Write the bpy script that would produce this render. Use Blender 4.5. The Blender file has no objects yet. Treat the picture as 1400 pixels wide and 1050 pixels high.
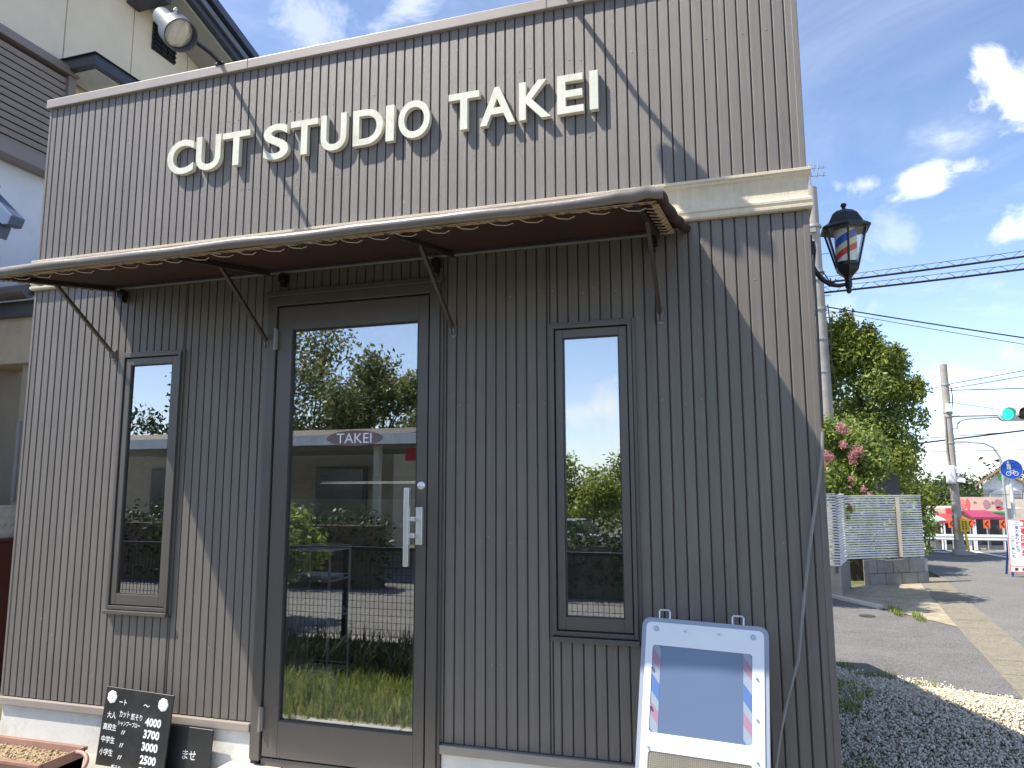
import bpy, bmesh, math, random
import numpy as np
from mathutils import Vector, Matrix
from mathutils.geometry import tessellate_polygon
random.seed(7); RNG = np.random.default_rng(11)
S = bpy.context.scene
COL = S.collection
R = math.radians

# ------------------------------------------------------------------ camera, sky, sun, exposure
cam_d = bpy.data.cameras.new('camera'); cam = bpy.data.objects.new('camera', cam_d); COL.objects.link(cam)
cam_d.sensor_width = 36; cam_d.lens = 36*1010/1400; cam_d.clip_start = .05; cam_d.clip_end = 3000
rt, up, fw = (Vector(v) for v in ((.95409, .2995, -.00326), (.04338, -.12741, .9909), (-.29636, .94555, .13456)))
m = Matrix((rt, up, -fw)).transposed().to_4x4(); m.translation = (-.3182, -3.45, 1.48); cam.matrix_world = m
S.camera = cam

SUN = Vector((-.55, -.33, 1)).normalized()          # towards the sun
ELEV = math.asin(SUN.z); AZ = math.atan2(SUN.x, SUN.y)
sd = bpy.data.lights.new('sun', 'SUN'); sd.energy = 2.9; sd.angle = R(.7); sd.color = (1, .93, .82)
sun = bpy.data.objects.new('sun', sd); COL.objects.link(sun)
sun.rotation_euler = SUN.to_track_quat('Z', 'Y').to_euler(); sun.location = (-6, -4, 12)
S.view_settings.view_transform = 'Standard'; S.view_settings.look = 'None'
S.view_settings.gamma = 1; S.view_settings.use_curve_mapping = False
S.view_settings.exposure = 1.55

W = bpy.data.worlds.new('World'); S.world = W; W.use_nodes = True
nt = W.node_tree; N = nt.nodes; L = nt.links; N.clear()
def nd(t, **k):
    n = N.new(t)
    for a, b in k.items(): setattr(n, a, b)
    return n
def mathn(op, a, b=None, c=None):
    n = nd('ShaderNodeMath', operation=op)
    for i, v in enumerate((a, b, c)):
        if v is None: continue
        if isinstance(v, (int, float)): n.inputs[i].default_value = v
        else: L.new(v, n.inputs[i])
    return n.outputs[0]
sky = nd('ShaderNodeTexSky', sky_type='NISHITA', sun_disc=False, sun_elevation=ELEV, sun_rotation=AZ)
sky.air_density = .72; sky.dust_density = .6; sky.ozone_density = 2.2; sky.altitude = 100
tc = nd('ShaderNodeTexCoord'); sep = nd('ShaderNodeSeparateXYZ'); L.new(tc.outputs['Generated'], sep.inputs[0])
zc = mathn('ADD', mathn('MAXIMUM', sep.outputs[2], 0.0), .12)
comb = nd('ShaderNodeCombineXYZ')
L.new(mathn('DIVIDE', sep.outputs[0], zc), comb.inputs[0]); L.new(mathn('DIVIDE', sep.outputs[1], zc), comb.inputs[1])
def noise(vec, scale, detail, rough, dist=0, off=0):
    n = nd('ShaderNodeTexNoise', noise_dimensions='4D'); L.new(vec, n.inputs['Vector'])
    n.inputs['W'].default_value = off
    n.inputs['Scale'].default_value = scale; n.inputs['Detail'].default_value = detail
    n.inputs['Roughness'].default_value = rough; n.inputs['Distortion'].default_value = dist
    return n.outputs[0]
def ramp(fac, a, b):
    n = nd('ShaderNodeMapRange', interpolation_type='SMOOTHSTEP'); L.new(fac, n.inputs[0])
    n.inputs[1].default_value = a; n.inputs[2].default_value = b
    return n.outputs[0]
n_soft = noise(comb.outputs[0], .75, 9, .66, .9, 1.7)     # thin veils
n_puff = noise(comb.outputs[0], 1.25, 8, .56, .1, 5.2)     # cumulus
shape = noise(tc.outputs['Generated'], 11, 9, .60, .6, 2.4)
dens = mathn('ADD', mathn('MULTIPLY', ramp(n_soft, .42, .80), .30), mathn('MULTIPLY', ramp(n_puff, .63, .78), .75))
# single clouds where the sky shows them (direction, radius)
def blob(d, rad, k, squash=1.9):
    d = Vector(d).normalized()
    v = nd('ShaderNodeVectorMath', operation='SUBTRACT'); L.new(tc.outputs['Generated'], v.inputs[0]); v.inputs[1].default_value = d
    s = nd('ShaderNodeVectorMath', operation='MULTIPLY'); L.new(v.outputs[0], s.inputs[0]); s.inputs[1].default_value = (1, 1, squash)
    l = nd('ShaderNodeVectorMath', operation='LENGTH'); L.new(s.outputs[0], l.inputs[0])
    base = mathn('SUBTRACT', 1.0, mathn('DIVIDE', l.outputs['Value'], rad))
    e = mathn('ADD', base, mathn('MULTIPLY', mathn('SUBTRACT', shape, .5), 4.2))
    return mathn('MULTIPLY', ramp(e, .25, 1.25), k)
for d, rad, k, sq in (((.315, .853, .418), .075, 1.0, 1.5), ((.268, .858, .444), .028, .9, .8), ((.215, .914, .347), .048, .75, 2.2),
                      ((.14, .925, .352), .04, .4, 2.2), ((.30, .917, .275), .05, .6, 1.8), ((.18, .943, .285), .08, .22, 2.2),
                      ((.24, .965, .105), .13, .6, 3.2), ((.10, .97, .20), .12, .3, 2.4), ((.33, .93, .14), .12, .35, 3.0),
                      ((-.36, .742, .566), .05, .35, 1.4), ((-.46, .705, .536), .12, .28, 1.6), ((-.40, .76, .51), .08, .25, 1.5), ((-.19, -.975, .10), .20, .85, 3.2)):
    dens = mathn('MAXIMUM', dens, blob(d, rad, k, sq))
haze = mathn('POWER', mathn('SUBTRACT', 1.0, mathn('MAXIMUM', sep.outputs[2], 0.0)), 7.0)
dens = mathn('MAXIMUM', dens, mathn('MULTIPLY', haze, .34))
dens = mathn('MINIMUM', dens, 1.0)
skyv = nd('ShaderNodeVectorMath', operation='SCALE'); L.new(sky.outputs[0], skyv.inputs[0]); skyv.inputs['Scale'].default_value = 1.0
mix = nd('ShaderNodeMix', data_type='RGBA'); L.new(dens, mix.inputs[0]); L.new(skyv.outputs[0], mix.inputs[6])
mix.inputs[7].default_value = (6.5, 6.5, 6.5, 1)
bg = nd('ShaderNodeBackground'); L.new(mix.outputs[2], bg.inputs[0]); bg.inputs[1].default_value = .10
wo = nd('ShaderNodeOutputWorld'); L.new(bg.outputs[0], wo.inputs[0])

# ------------------------------------------------------------------ materials
def mat(name, col, rough=.6, metal=0., spec=.5, var=.12, vscale=6., bump=0., bscale=80., dirt=None, dscale=2., rand=0., coat=0., emit=None, attr=None, bdist=.004, speck=0., sscale=150., streak=0.):
    m = bpy.data.materials.new(name); m.use_nodes = True
    t = m.node_tree; n = t.nodes; l = t.links
    p = n['Principled BSDF']
    p.inputs['Roughness'].default_value = rough; p.inputs['Metallic'].default_value = metal
    p.inputs['Specular IOR Level'].default_value = spec; p.inputs['Coat Weight'].default_value = coat
    p.inputs['Coat Roughness'].default_value = .05
    g = n.new('ShaderNodeNewGeometry')
    rgb = n.new('ShaderNodeRGB'); rgb.outputs[0].default_value = (*col, 1); c = rgb.outputs[0]
    if attr:
        a = n.new('ShaderNodeAttribute'); a.attribute_name = 'tint'
        cr = n.new('ShaderNodeValToRGB'); e = cr.color_ramp.elements
        e[0].color = (*attr[0], 1); e[1].color = (*attr[-1], 1)
        for i, cc in enumerate(attr[1:-1]):
            x = cr.color_ramp.elements.new((i+1)/(len(attr)-1)); x.color = (*cc, 1)
        l.new(a.outputs['Fac'], cr.inputs[0]); c = cr.outputs[0]
    if var:
        nz = n.new('ShaderNodeTexNoise'); l.new(g.outputs['Position'], nz.inputs['Vector'])
        nz.inputs['Scale'].default_value = vscale; nz.inputs['Detail'].default_value = 7; nz.inputs['Roughness'].default_value = .65
        mr = n.new('ShaderNodeMapRange'); mr.inputs[1].default_value = .3; mr.inputs[2].default_value = .7
        mr.inputs[3].default_value = 1-var; mr.inputs[4].default_value = 1+var; l.new(nz.outputs[0], mr.inputs[0])
        f = mr.outputs[0]
        if rand:
            oi = n.new('ShaderNodeObjectInfo'); m2 = n.new('ShaderNodeMapRange')
            m2.inputs[3].default_value = 1-rand; m2.inputs[4].default_value = 1+rand; l.new(oi.outputs['Random'], m2.inputs[0])
            mu = n.new('ShaderNodeMath'); mu.operation = 'MULTIPLY'; l.new(f, mu.inputs[0]); l.new(m2.outputs[0], mu.inputs[1]); f = mu.outputs[0]
        v = n.new('ShaderNodeVectorMath'); v.operation = 'SCALE'; l.new(c, v.inputs[0]); l.new(f, v.inputs['Scale']); c = v.outputs[0]
    if speck:
        nz = n.new('ShaderNodeTexNoise'); l.new(g.outputs['Position'], nz.inputs['Vector'])
        nz.inputs['Scale'].default_value = sscale; nz.inputs['Detail'].default_value = 3; nz.inputs['Roughness'].default_value = .8
        mr = n.new('ShaderNodeMapRange'); mr.inputs[1].default_value = .34; mr.inputs[2].default_value = .66
        mr.inputs[3].default_value = 1-speck; mr.inputs[4].default_value = 1+speck; l.new(nz.outputs[0], mr.inputs[0])
        v = n.new('ShaderNodeVectorMath'); v.operation = 'SCALE'; l.new(c, v.inputs[0]); l.new(mr.outputs[0], v.inputs['Scale']); c = v.outputs[0]
    if streak:
        mp = n.new('ShaderNodeMapping'); mp.inputs['Scale'].default_value = (55, 55, 1.1); l.new(g.outputs['Position'], mp.inputs['Vector'])
        nz = n.new('ShaderNodeTexNoise'); l.new(mp.outputs[0], nz.inputs['Vector']); nz.inputs['Scale'].default_value = 1.; nz.inputs['Detail'].default_value = 6; nz.inputs['Roughness'].default_value = .7
        mr = n.new('ShaderNodeMapRange'); mr.inputs[1].default_value = .35; mr.inputs[2].default_value = .68
        mr.inputs[3].default_value = 1-streak; mr.inputs[4].default_value = 1+streak; l.new(nz.outputs[0], mr.inputs[0])
        v = n.new('ShaderNodeVectorMath'); v.operation = 'SCALE'; l.new(c, v.inputs[0]); l.new(mr.outputs[0], v.inputs['Scale']); c = v.outputs[0]
    if dirt:
        nz = n.new('ShaderNodeTexNoise'); l.new(g.outputs['Position'], nz.inputs['Vector'])
        nz.inputs['Scale'].default_value = dscale; nz.inputs['Detail'].default_value = 8; nz.inputs['Roughness'].default_value = .7
        mr = n.new('ShaderNodeMapRange'); mr.inputs[1].default_value = .52; mr.inputs[2].default_value = .72; l.new(nz.outputs[0], mr.inputs[0])
        mr.inputs[4].default_value = .8
        mx = n.new('ShaderNodeMix'); mx.data_type = 'RGBA'; l.new(mr.outputs[0], mx.inputs[0]); l.new(c, mx.inputs[6]); mx.inputs[7].default_value = (*dirt, 1)
        c = mx.outputs[2]
    l.new(c, p.inputs['Base Color'])
    if bump:
        nz = n.new('ShaderNodeTexNoise'); l.new(g.outputs['Position'], nz.inputs['Vector'])
        nz.inputs['Scale'].default_value = bscale; nz.inputs['Detail'].default_value = 4
        b = n.new('ShaderNodeBump'); b.inputs['Strength'].default_value = bump; b.inputs['Distance'].default_value = bdist
        l.new(nz.outputs[0], b.inputs['Height']); l.new(b.outputs[0], p.inputs['Normal'])
    if emit:
        p.inputs['Emission Color'].default_value = (*emit[0], 1); p.inputs['Emission Strength'].default_value = emit[1]
    return m

def glass_mat(name, refl=.4, tint=(.8, .82, .82), rough=0.0):
    m = bpy.data.materials.new(name); m.use_nodes = True
    t = m.node_tree; n = t.nodes; l = t.links; n.clear()
    tr = n.new('ShaderNodeBsdfTransparent'); tr.inputs[0].default_value = (*tint, 1)
    gl = n.new('ShaderNodeBsdfGlossy'); gl.inputs['Roughness'].default_value = rough; gl.inputs[0].default_value = (.95, .96, .97, 1)
    fr = n.new('ShaderNodeFresnel'); fr.inputs[0].default_value = 1.5
    mr = n.new('ShaderNodeMapRange'); mr.inputs[1].default_value = .04; mr.inputs[3].default_value = refl; l.new(fr.outputs[0], mr.inputs[0])
    mx = n.new('ShaderNodeMixShader'); l.new(mr.outputs[0], mx.inputs[0]); l.new(tr.outputs[0], mx.inputs[1]); l.new(gl.outputs[0], mx.inputs[2])
    o = n.new('ShaderNodeOutputMaterial'); l.new(mx.outputs[0], o.inputs[0])
    return m

def leaf_mat(name, cols):
    m = bpy.data.materials.new(name); m.use_nodes = True
    t = m.node_tree; n = t.nodes; l = t.links
    p = n['Principled BSDF']; p.inputs['Roughness'].default_value = .45; p.inputs['Specular IOR Level'].default_value = .35
    a = n.new('ShaderNodeAttribute'); a.attribute_name = 'tint'
    cr = n.new('ShaderNodeValToRGB'); e = cr.color_ramp.elements; e[0].color = (*cols[0], 1); e[1].color = (*cols[-1], 1)
    for i, cc in enumerate(cols[1:-1]):
        x = e.new((i+1)/(len(cols)-1)); x.color = (*cc, 1)
    l.new(a.outputs['Fac'], cr.inputs[0]); l.new(cr.outputs[0], p.inputs['Base Color'])
    tl = n.new('ShaderNodeBsdfTranslucent'); l.new(cr.outputs[0], tl.inputs[0])
    mx = n.new('ShaderNodeMixShader'); mx.inputs[0].default_value = .42
    l.new(p.outputs[0], mx.inputs[1]); l.new(tl.outputs[0], mx.inputs[2]); l.new(mx.outputs[0], n['Material Output'].inputs[0])
    return m

def siding_mat():
    m = mat('embossed_brown_steel', (.148, .130, .114), .46, 0, .7, .07, 3., .55, 300., rand=.05, bdist=.0045, streak=.13)
    t = m.node_tree; n = t.nodes; l = t.links; p = n['Principled BSDF']
    # rubbed and touched up spots, small pale flecks
    g = n.new('ShaderNodeNewGeometry')
    vo = n.new('ShaderNodeTexVoronoi'); vo.inputs['Scale'].default_value = 4.2; l.new(g.outputs['Position'], vo.inputs['Vector'])
    nz = n.new('ShaderNodeTexNoise'); nz.inputs['Scale'].default_value = 90; nz.inputs['Detail'].default_value = 4; l.new(g.outputs['Position'], nz.inputs['Vector'])
    sm = n.new('ShaderNodeMath'); sm.operation = 'MULTIPLY_ADD'; l.new(nz.outputs[0], sm.inputs[0]); sm.inputs[1].default_value = .09; l.new(vo.outputs['Distance'], sm.inputs[2])
    mr = n.new('ShaderNodeMapRange'); mr.inputs[1].default_value = .082; mr.inputs[2].default_value = .066; mr.inputs[4].default_value = .35; l.new(sm.outputs[0], mr.inputs[0])
    old = p.inputs['Base Color'].links[0].from_socket
    mx = n.new('ShaderNodeMix'); mx.data_type = 'RGBA'; l.new(mr.outputs[0], mx.inputs[0]); l.new(old, mx.inputs[6]); mx.inputs[7].default_value = (.42, .39, .36, 1)
    l.new(mx.outputs[2], p.inputs['Base Color'])
    return m

def stripe_mat(name, axis, period, cols, slope=0., ax2='Z'):
    """slanted barber stripes from object coordinates (printed pattern)"""
    m = bpy.data.materials.new(name); m.use_nodes = True
    t = m.node_tree; n = t.nodes; l = t.links; p = n['Principled BSDF']; p.inputs['Roughness'].default_value = .35
    c = n.new('ShaderNodeTexCoord'); s = n.new('ShaderNodeSeparateXYZ'); l.new(c.outputs['Object'], s.inputs[0])
    def mt(op, a, b):
        k = n.new('ShaderNodeMath'); k.operation = op
        for i, v in enumerate((a, b)):
            if isinstance(v, (int, float)): k.inputs[i].default_value = v
            else: l.new(v, k.inputs[i])
        return k.outputs[0]
    if axis == 'ANGLE':
        u = mt('MULTIPLY', mt('ARCTAN2', s.outputs[1], s.outputs[0]), slope)
    else:
        u = mt('MULTIPLY', s.outputs[axis], slope)
    f = mt('FRACT', mt('DIVIDE', mt('ADD', s.outputs[2], u), period), 0)
    cr = n.new('ShaderNodeValToRGB'); cr.color_ramp.interpolation = 'CONSTANT'
    e = cr.color_ramp.elements
    e[0].position = 0; e[0].color = (*cols[0][1], 1); e[1].position = cols[1][0]; e[1].color = (*cols[1][1], 1)
    for pos, cc in cols[2:]:
        x = e.new(pos); x.color = (*cc, 1)
    l.new(f, cr.inputs[0]); l.new(cr.outputs[0], p.inputs['Base Color'])
    return m

SIDING = siding_mat()
GROOVE = mat('dark_groove', (.05, .045, .042), .6, bump=.1)
TRIM = mat('brown_aluminium', (.115, .104, .094), .38, .25, .5, .06, 4, .08, 200)
TRIM_D = mat('dark_aluminium_gasket', (.025, .024, .023), .5)
COPING = mat('taupe_coping_metal', (.33, .29, .26), .45, .1, .5, .08, 5, .08, 150)
RAIL = mat('taupe_drip_rail', (.30, .265, .23), .5, .05, .5, .08, 5)
CREAM = mat('cream_stucco_moulding', (.60, .525, .40), .75, 0, .3, .10, 7, .5, 160, dirt=(.40, .345, .25), dscale=3.5, streak=.07)
CONC = mat('white_rendered_foundation', (.66, .65, .60), .85, 0, .2, .08, 4, .3, 120, dirt=(.42, .40, .35), dscale=3)
GLASS = glass_mat('reflective_glass', .31, (.90, .92, .90))
GLASSW = glass_mat('mirror_tint_glass', .44, (.66, .69, .68))
CLEAR = glass_mat('clear_glass', .07, (.93, .94, .94))
STEEL = mat('brushed_steel', (.72, .72, .71), .3, .75, .5, .04, 10)
CHROME = mat('chrome_wire', (.85, .85, .84), .25, .7, .5, 0)
BLACK = mat('black_painted_metal', (.018, .018, .02), .38, .2, .5, .1, 20, .1, 120)
DKBROWN = mat('dark_brown_steel_tube', (.04, .031, .027), .45, .2, .5, .15, 10)
CLOTH_T = mat('weathered_brown_vinyl_top', (.17, .148, .132), .38, 0, .6, .15, 8, .3, 40)
CLOTH_U = mat('maroon_vinyl_underside', (.045, .021, .018), .75, 0, .3, .12, 6, .2, 200)
ROPE = mat('pale_lacing_cord', (.48, .40, .28), .85)
HEM = mat('frayed_tan_canvas_hem', (.36, .27, .17), .9, 0, .2, .3, 60, .5, 150)
LETTER = mat('ivory_acrylic_letter', (.70, .69, .57), .42, 0, .5, .07, 14, .15, 60, dirt=(.44, .41, .31), dscale=7, streak=.10)
WHITE = mat('white_paint', (.80, .80, .79), .4, 0, .5, .04, 8)
ASPHALT = mat('worn_asphalt', (.150, .145, .138), .9, 0, .25, .16, 2.2, .9, 140, dirt=(.20, .19, .175), dscale=.7, speck=.5, sscale=70)
ROADA = mat('road_asphalt', (.17, .165, .155), .9, 0, .25, .14, 1.2, .8, 140, dirt=(.125, .12, .115), dscale=.35, speck=.35, sscale=45)
GRAV = mat('dusty_gravel_bed', (.58, .50, .385), .95, 0, .2, .3, 22, .9, 90, dirt=(.42, .375, .31), dscale=5)
STONE = mat('crushed_stone', (.4, .4, .4), .85, 0, .3, .10, 60, .2, 200, attr=[(.40, .35, .27), (.60, .53, .42), (.76, .69, .56), (.88, .83, .71)])
CONCG = mat('old_grey_concrete', (.36, .345, .31), .9, 0, .2, .16, 6, .5, 90, dirt=(.24, .22, .18), dscale=3)
CONCY = mat('stained_tan_concrete', (.36, .31, .22), .9, 0, .2, .2, 5, .6, 90, dirt=(.17, .14, .095), dscale=1.6, speck=.3, sscale=50)
PAINTW = mat('worn_white_road_paint', (.72, .71, .68), .8, 0, .2, .12, 12, dirt=(.35, .34, .32), dscale=6)
EARTH = mat('dry_earth_and_grass', (.13, .125, .065), .95, 0, .1, .3, 3, .5, 30, dirt=(.07, .10, .035), dscale=.6)

# ------------------------------------------------------------------ mesh helpers
ORG = {}
class MB:
    def __init__(s): s.v = []; s.f = []; s.m = []
    def add(s, vs, fs, mi=0):
        k = len(s.v); s.v += [tuple(v) for v in vs]; s.f += [tuple(i+k for i in f) for f in fs]; s.m += [mi]*len(fs); return s
    def box(s, x0, x1, y0, y1, z0, z1, mi=0):
        vs = [(x, y, z) for z in (z0, z1) for y in (y0, y1) for x in (x0, x1)]
        return s.add(vs, [(0, 2, 3, 1), (4, 5, 7, 6), (0, 1, 5, 4), (2, 6, 7, 3), (0, 4, 6, 2), (1, 3, 7, 5)], mi)
    def obox(s, c, a, b, d, mi=0):
        """box about c with half axes a, b, d"""
        c, a, b, d = map(Vector, (c, a, b, d))
        vs = [c+i*a+j*b+k*d for k in (-1, 1) for j in (-1, 1) for i in (-1, 1)]
        return s.add(vs, [(0, 2, 3, 1), (4, 5, 7, 6), (0, 1, 5, 4), (2, 6, 7, 3), (0, 4, 6, 2), (1, 3, 7, 5)], mi)
    def bar(s, p, q, w, h, upv=(0, 0, 1), mi=0):
        p, q = Vector(p), Vector(q); d = (q-p); L_ = d.length; d.normalize(); u = Vector(upv)
        if abs(d.dot(u)) > .98: u = Vector((0, 1, 0))
        r = d.cross(u).normalized(); u2 = r.cross(d)
        return s.obox((p+q)/2, d*L_/2, r*w/2, u2*h/2, mi)
    def tube(s, pts, r, n=8, cap=True, mi=0):
        pts = [Vector(p) for p in pts]; rs = r if isinstance(r, (list, tuple)) else [r]*len(pts)
        k = len(s.v); prev = None
        for i, p in enumerate(pts):
            t = (pts[min(i+1, len(pts)-1)]-pts[max(i-1, 0)]).normalized()
            if prev is None:
                a = Vector((0, 0, 1)) if abs(t.z) < .9 else Vector((1, 0, 0))
                u = (a-t*a.dot(t)).normalized()
            else:
                u = (prev-t*prev.dot(t)); u = u.normalized() if u.length > 1e-6 else prev
            prev = u; w = t.cross(u)
            for j in range(n):
                an = 2*math.pi*j/n; s.v.append(tuple(p+(u*math.cos(an)+w*math.sin(an))*rs[i]))
        for i in range(len(pts)-1):
            for j in range(n):
                a = k+i*n+j; b = k+i*n+(j+1) % n; s.f.append((a, b, b+n, a+n)); s.m.append(mi)
        if cap:
            s.f.append(tuple(k+j for j in range(n))[::-1]); s.m.append(mi)
            e = k+(len(pts)-1)*n; s.f.append(tuple(e+j for j in range(n))); s.m.append(mi)
        return s
    def lathe(s, prof, c, n=24, ax=(0, 0, 1), mi=0, ph=0):
        ax = Vector(ax).normalized(); c = Vector(c)
        a = Vector((1, 0, 0)) if abs(ax.x) < .9 else Vector((0, 1, 0))
        u = (a-ax*a.dot(ax)).normalized(); w = ax.cross(u); k = len(s.v)
        for r, z in prof:
            for j in range(n):
                an = 2*math.pi*j/n+ph; s.v.append(tuple(c+ax*z+(u*math.cos(an)+w*math.sin(an))*max(r, 1e-4)))
        for i in range(len(prof)-1):
            for j in range(n):
                p = k+i*n+j; q = k+i*n+(j+1) % n; s.f.append((p, q, q+n, p+n)); s.m.append(mi)
        s.f.append(tuple(k+j for j in range(n))[::-1]); s.m.append(mi)
        e = k+(len(prof)-1)*n; s.f.append(tuple(e+j for j in range(n))); s.m.append(mi)
        return s
    def prism(s, poly, o, u, v, d, mi=0, holes=()):
        """flat outline in the u, v frame at o, extruded by vector d; holes allowed"""
        o, u, v, d = map(Vector, (o, u, v, d)); loops = [list(poly)]+[list(h) for h in holes]
        flat = [p for lp in loops for p in lp]; tri = tessellate_polygon([[Vector((p[0], p[1], 0)) for p in lp] for lp in loops]) if (holes or len(poly) > 4) else None
        n = len(flat); k = len(s.v)
        for off in (Vector((0, 0, 0)), d): s.v += [tuple(o+u*p[0]+v*p[1]+off) for p in flat]
        fs = [tuple(t) for t in tri] if tri else [tuple(range(n))]
        for f in fs:
            s.f.append(tuple(k+i for i in f)); s.m.append(mi); s.f.append(tuple(k+n+i for i in f[::-1])); s.m.append(mi)
        b = 0
        for lp in loops:
            for i in range(len(lp)):
                a = k+b+i; c = k+b+(i+1) % len(lp); s.f.append((a, c, c+n, a+n)); s.m.append(mi)
            b += len(lp)
        return s
    def build(s, name, mt, parent=None, smooth=None, bevel=0, label=None, kind=None, seg=2):
        o = ORG.get(parent.name, Vector()) if parent else Vector()
        me = bpy.data.meshes.new(name); me.from_pydata([(v[0]-o.x, v[1]-o.y, v[2]-o.z) for v in s.v], [], s.f); me.update()
        ms = mt if isinstance(mt, (list, tuple)) else [mt]
        for q in ms: me.materials.append(q)
        me.polygons.foreach_set('material_index', s.m)
        bm = bmesh.new(); bm.from_mesh(me); bmesh.ops.recalc_face_normals(bm, faces=bm.faces); bm.to_mesh(me); bm.free()
        if smooth is not None: me.shade_smooth(); me.set_sharp_from_angle(angle=R(smooth))
        ob = bpy.data.objects.new(name, me); COL.objects.link(ob)
        if parent: ob.parent = parent; ORG[ob.name] = o
        if bevel:
            b = ob.modifiers.new('edge', 'BEVEL'); b.width = bevel; b.segments = seg; b.limit_method = 'ANGLE'; b.angle_limit = R(40)
        if label: ob['label'] = label
        if kind: ob['kind'] = kind
        return ob
def tag(o, label, cat, group=None):
    o['label'] = label; o['category'] = cat
    if group: o['group'] = group
    return o
def thing(name, label, cat, loc=(0, 0, 0), group=None):
    o = bpy.data.objects.new(name, None); COL.objects.link(o); o.location = loc; o.empty_display_size = .1
    ORG[o.name] = Vector(loc); return tag(o, label, cat, group)
def structure(o): o['kind'] = 'structure'; return o
def copy_tree(src, loc=None, rot=None, parent=None):
    c = src.copy(); COL.objects.link(c)
    if parent: c.parent = parent
    if loc is not None: c.location = loc
    if rot is not None: c.rotation_euler = rot
    for ch in list(src.children): copy_tree(ch, parent=c)
    return c
def dup(src, loc, label=None, rot=None):
    c = copy_tree(src, loc, rot)
    if label: c['label'] = label
    return c
_tc = {}
def text_geo(body, offset=0., extrude=0., res=3):
    key = (body, offset, extrude, res)
    if key not in _tc:
        cu = bpy.data.curves.new('lettering', 'FONT'); cu.body = body; cu.offset = offset; cu.extrude = extrude; cu.resolution_u = res
        ob = bpy.data.objects.new('lettering', cu); COL.objects.link(ob)
        dg = bpy.context.evaluated_depsgraph_get(); me = bpy.data.meshes.new_from_object(ob.evaluated_get(dg))
        v = np.array([tuple(x.co) for x in me.vertices]) if len(me.vertices) else np.zeros((1, 3)); f = [tuple(p.vertices) for p in me.polygons]
        bpy.data.objects.remove(ob); bpy.data.curves.remove(cu); bpy.data.meshes.remove(me)
        v[:, :2] -= (v[:, :2].min(0)+v[:, :2].max(0))/2
        _tc[key] = (v, f)
    return _tc[key]
def put_text(mb, body, o, u, v, n, w=None, h=None, depth=.0005, offset=0., mi=0, res=2, jitter=0):
    """lettering centred at o, along u, up v, facing n; w and/or h give its size"""
    vv, ff = text_geo(body, offset, .5, res); ext = np.ptp(vv[:, :2], axis=0)
    sx = w/ext[0] if w else None; sy = h/ext[1] if h else None
    sx = sx or sy; sy = sy or sx
    o, u, v, n = map(Vector, (o, u, v, n))
    mb.add([o+u*(p[0]*sx)+v*(p[1]*sy)+n*((p[2]+.5)*depth) for p in vv], ff, mi)
def rrect(w, h, r, n=5, cx=0, cy=0):
    out = []
    for sx, sy, a0 in ((1, 1, 0), (-1, 1, 90), (-1, -1, 180), (1, -1, 270)):
        for i in range(n+1):
            a = R(a0+90*i/n); out.append((cx+sx*(w/2-r)+r*math.cos(a), cy+sy*(h/2-r)+r*math.sin(a)))
    return out
def np_mesh(name, verts, faces, mt, parent=None, tint=None, kind=None):
    o = ORG.get(parent.name, Vector()) if parent else Vector()
    me = bpy.data.meshes.new(name); verts = np.asarray(verts, np.float32)-np.array(o, np.float32); faces = np.asarray(faces, np.int32)
    k = faces.shape[1]
    me.vertices.add(len(verts)); me.vertices.foreach_set('co', verts.ravel())
    me.loops.add(faces.size); me.loops.foreach_set('vertex_index', faces.ravel())
    me.polygons.add(len(faces)); me.polygons.foreach_set('loop_start', np.arange(0, faces.size, k, dtype=np.int32))
    me.update(calc_edges=True)
    if tint is not None:
        a = me.attributes.new('tint', 'FLOAT', 'FACE'); a.data.foreach_set('value', np.asarray(tint, np.float32))
    for q in (mt if isinstance(mt, list) else [mt]): me.materials.append(q)
    ob = bpy.data.objects.new(name, me); COL.objects.link(ob)
    if parent: ob.parent = parent; ORG[ob.name] = o
    if kind: ob['kind'] = kind
    return ob
def leaf_cloud(clumps, n, size, flat=.35, core=.45, hang=0.):
    """many small folded leaves spread through rounded clumps -> verts, quads, tint"""
    cl = np.array([c[:3] for c in clumps]); rad = np.array([c[3] if np.ndim(c[3]) else (c[3],)*3 for c in clumps], float)
    w = rad.prod(1)**(2/3); idx = RNG.choice(len(cl), n, p=w/w.sum())
    d = RNG.normal(size=(n, 3)); d /= np.linalg.norm(d, axis=1)[:, None]
    rr = core+(1.06-core)*RNG.random(n)**.6
    p = cl[idx]+d*rad[idx]*rr[:, None]*(1+.18*RNG.normal(size=(n, 1)))
    nrm = RNG.normal(size=(n, 3))*(1-flat)+d*flat+np.array([0, 0, .35]); nrm /= np.linalg.norm(nrm, axis=1)[:, None]
    a = RNG.normal(size=(n, 3)); a[:, 2] -= hang; a -= nrm*(a*nrm).sum(1)[:, None]; a /= np.linalg.norm(a, axis=1)[:, None]; b = np.cross(nrm, a)
    s = size*(.6+.8*RNG.random(n))[:, None]
    v = np.stack([p-a*s, p+b*s*.42-nrm*s*.12, p+a*s, p-b*s*.42-nrm*s*.12], 1).reshape(-1, 3)
    f = np.arange(4*n).reshape(n, 4)
    tint = np.clip(.5+.22*RNG.normal(size=n)+.25*(RNG.random(len(cl))[idx]-.5), 0, 1)
    return v, f, tint
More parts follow.
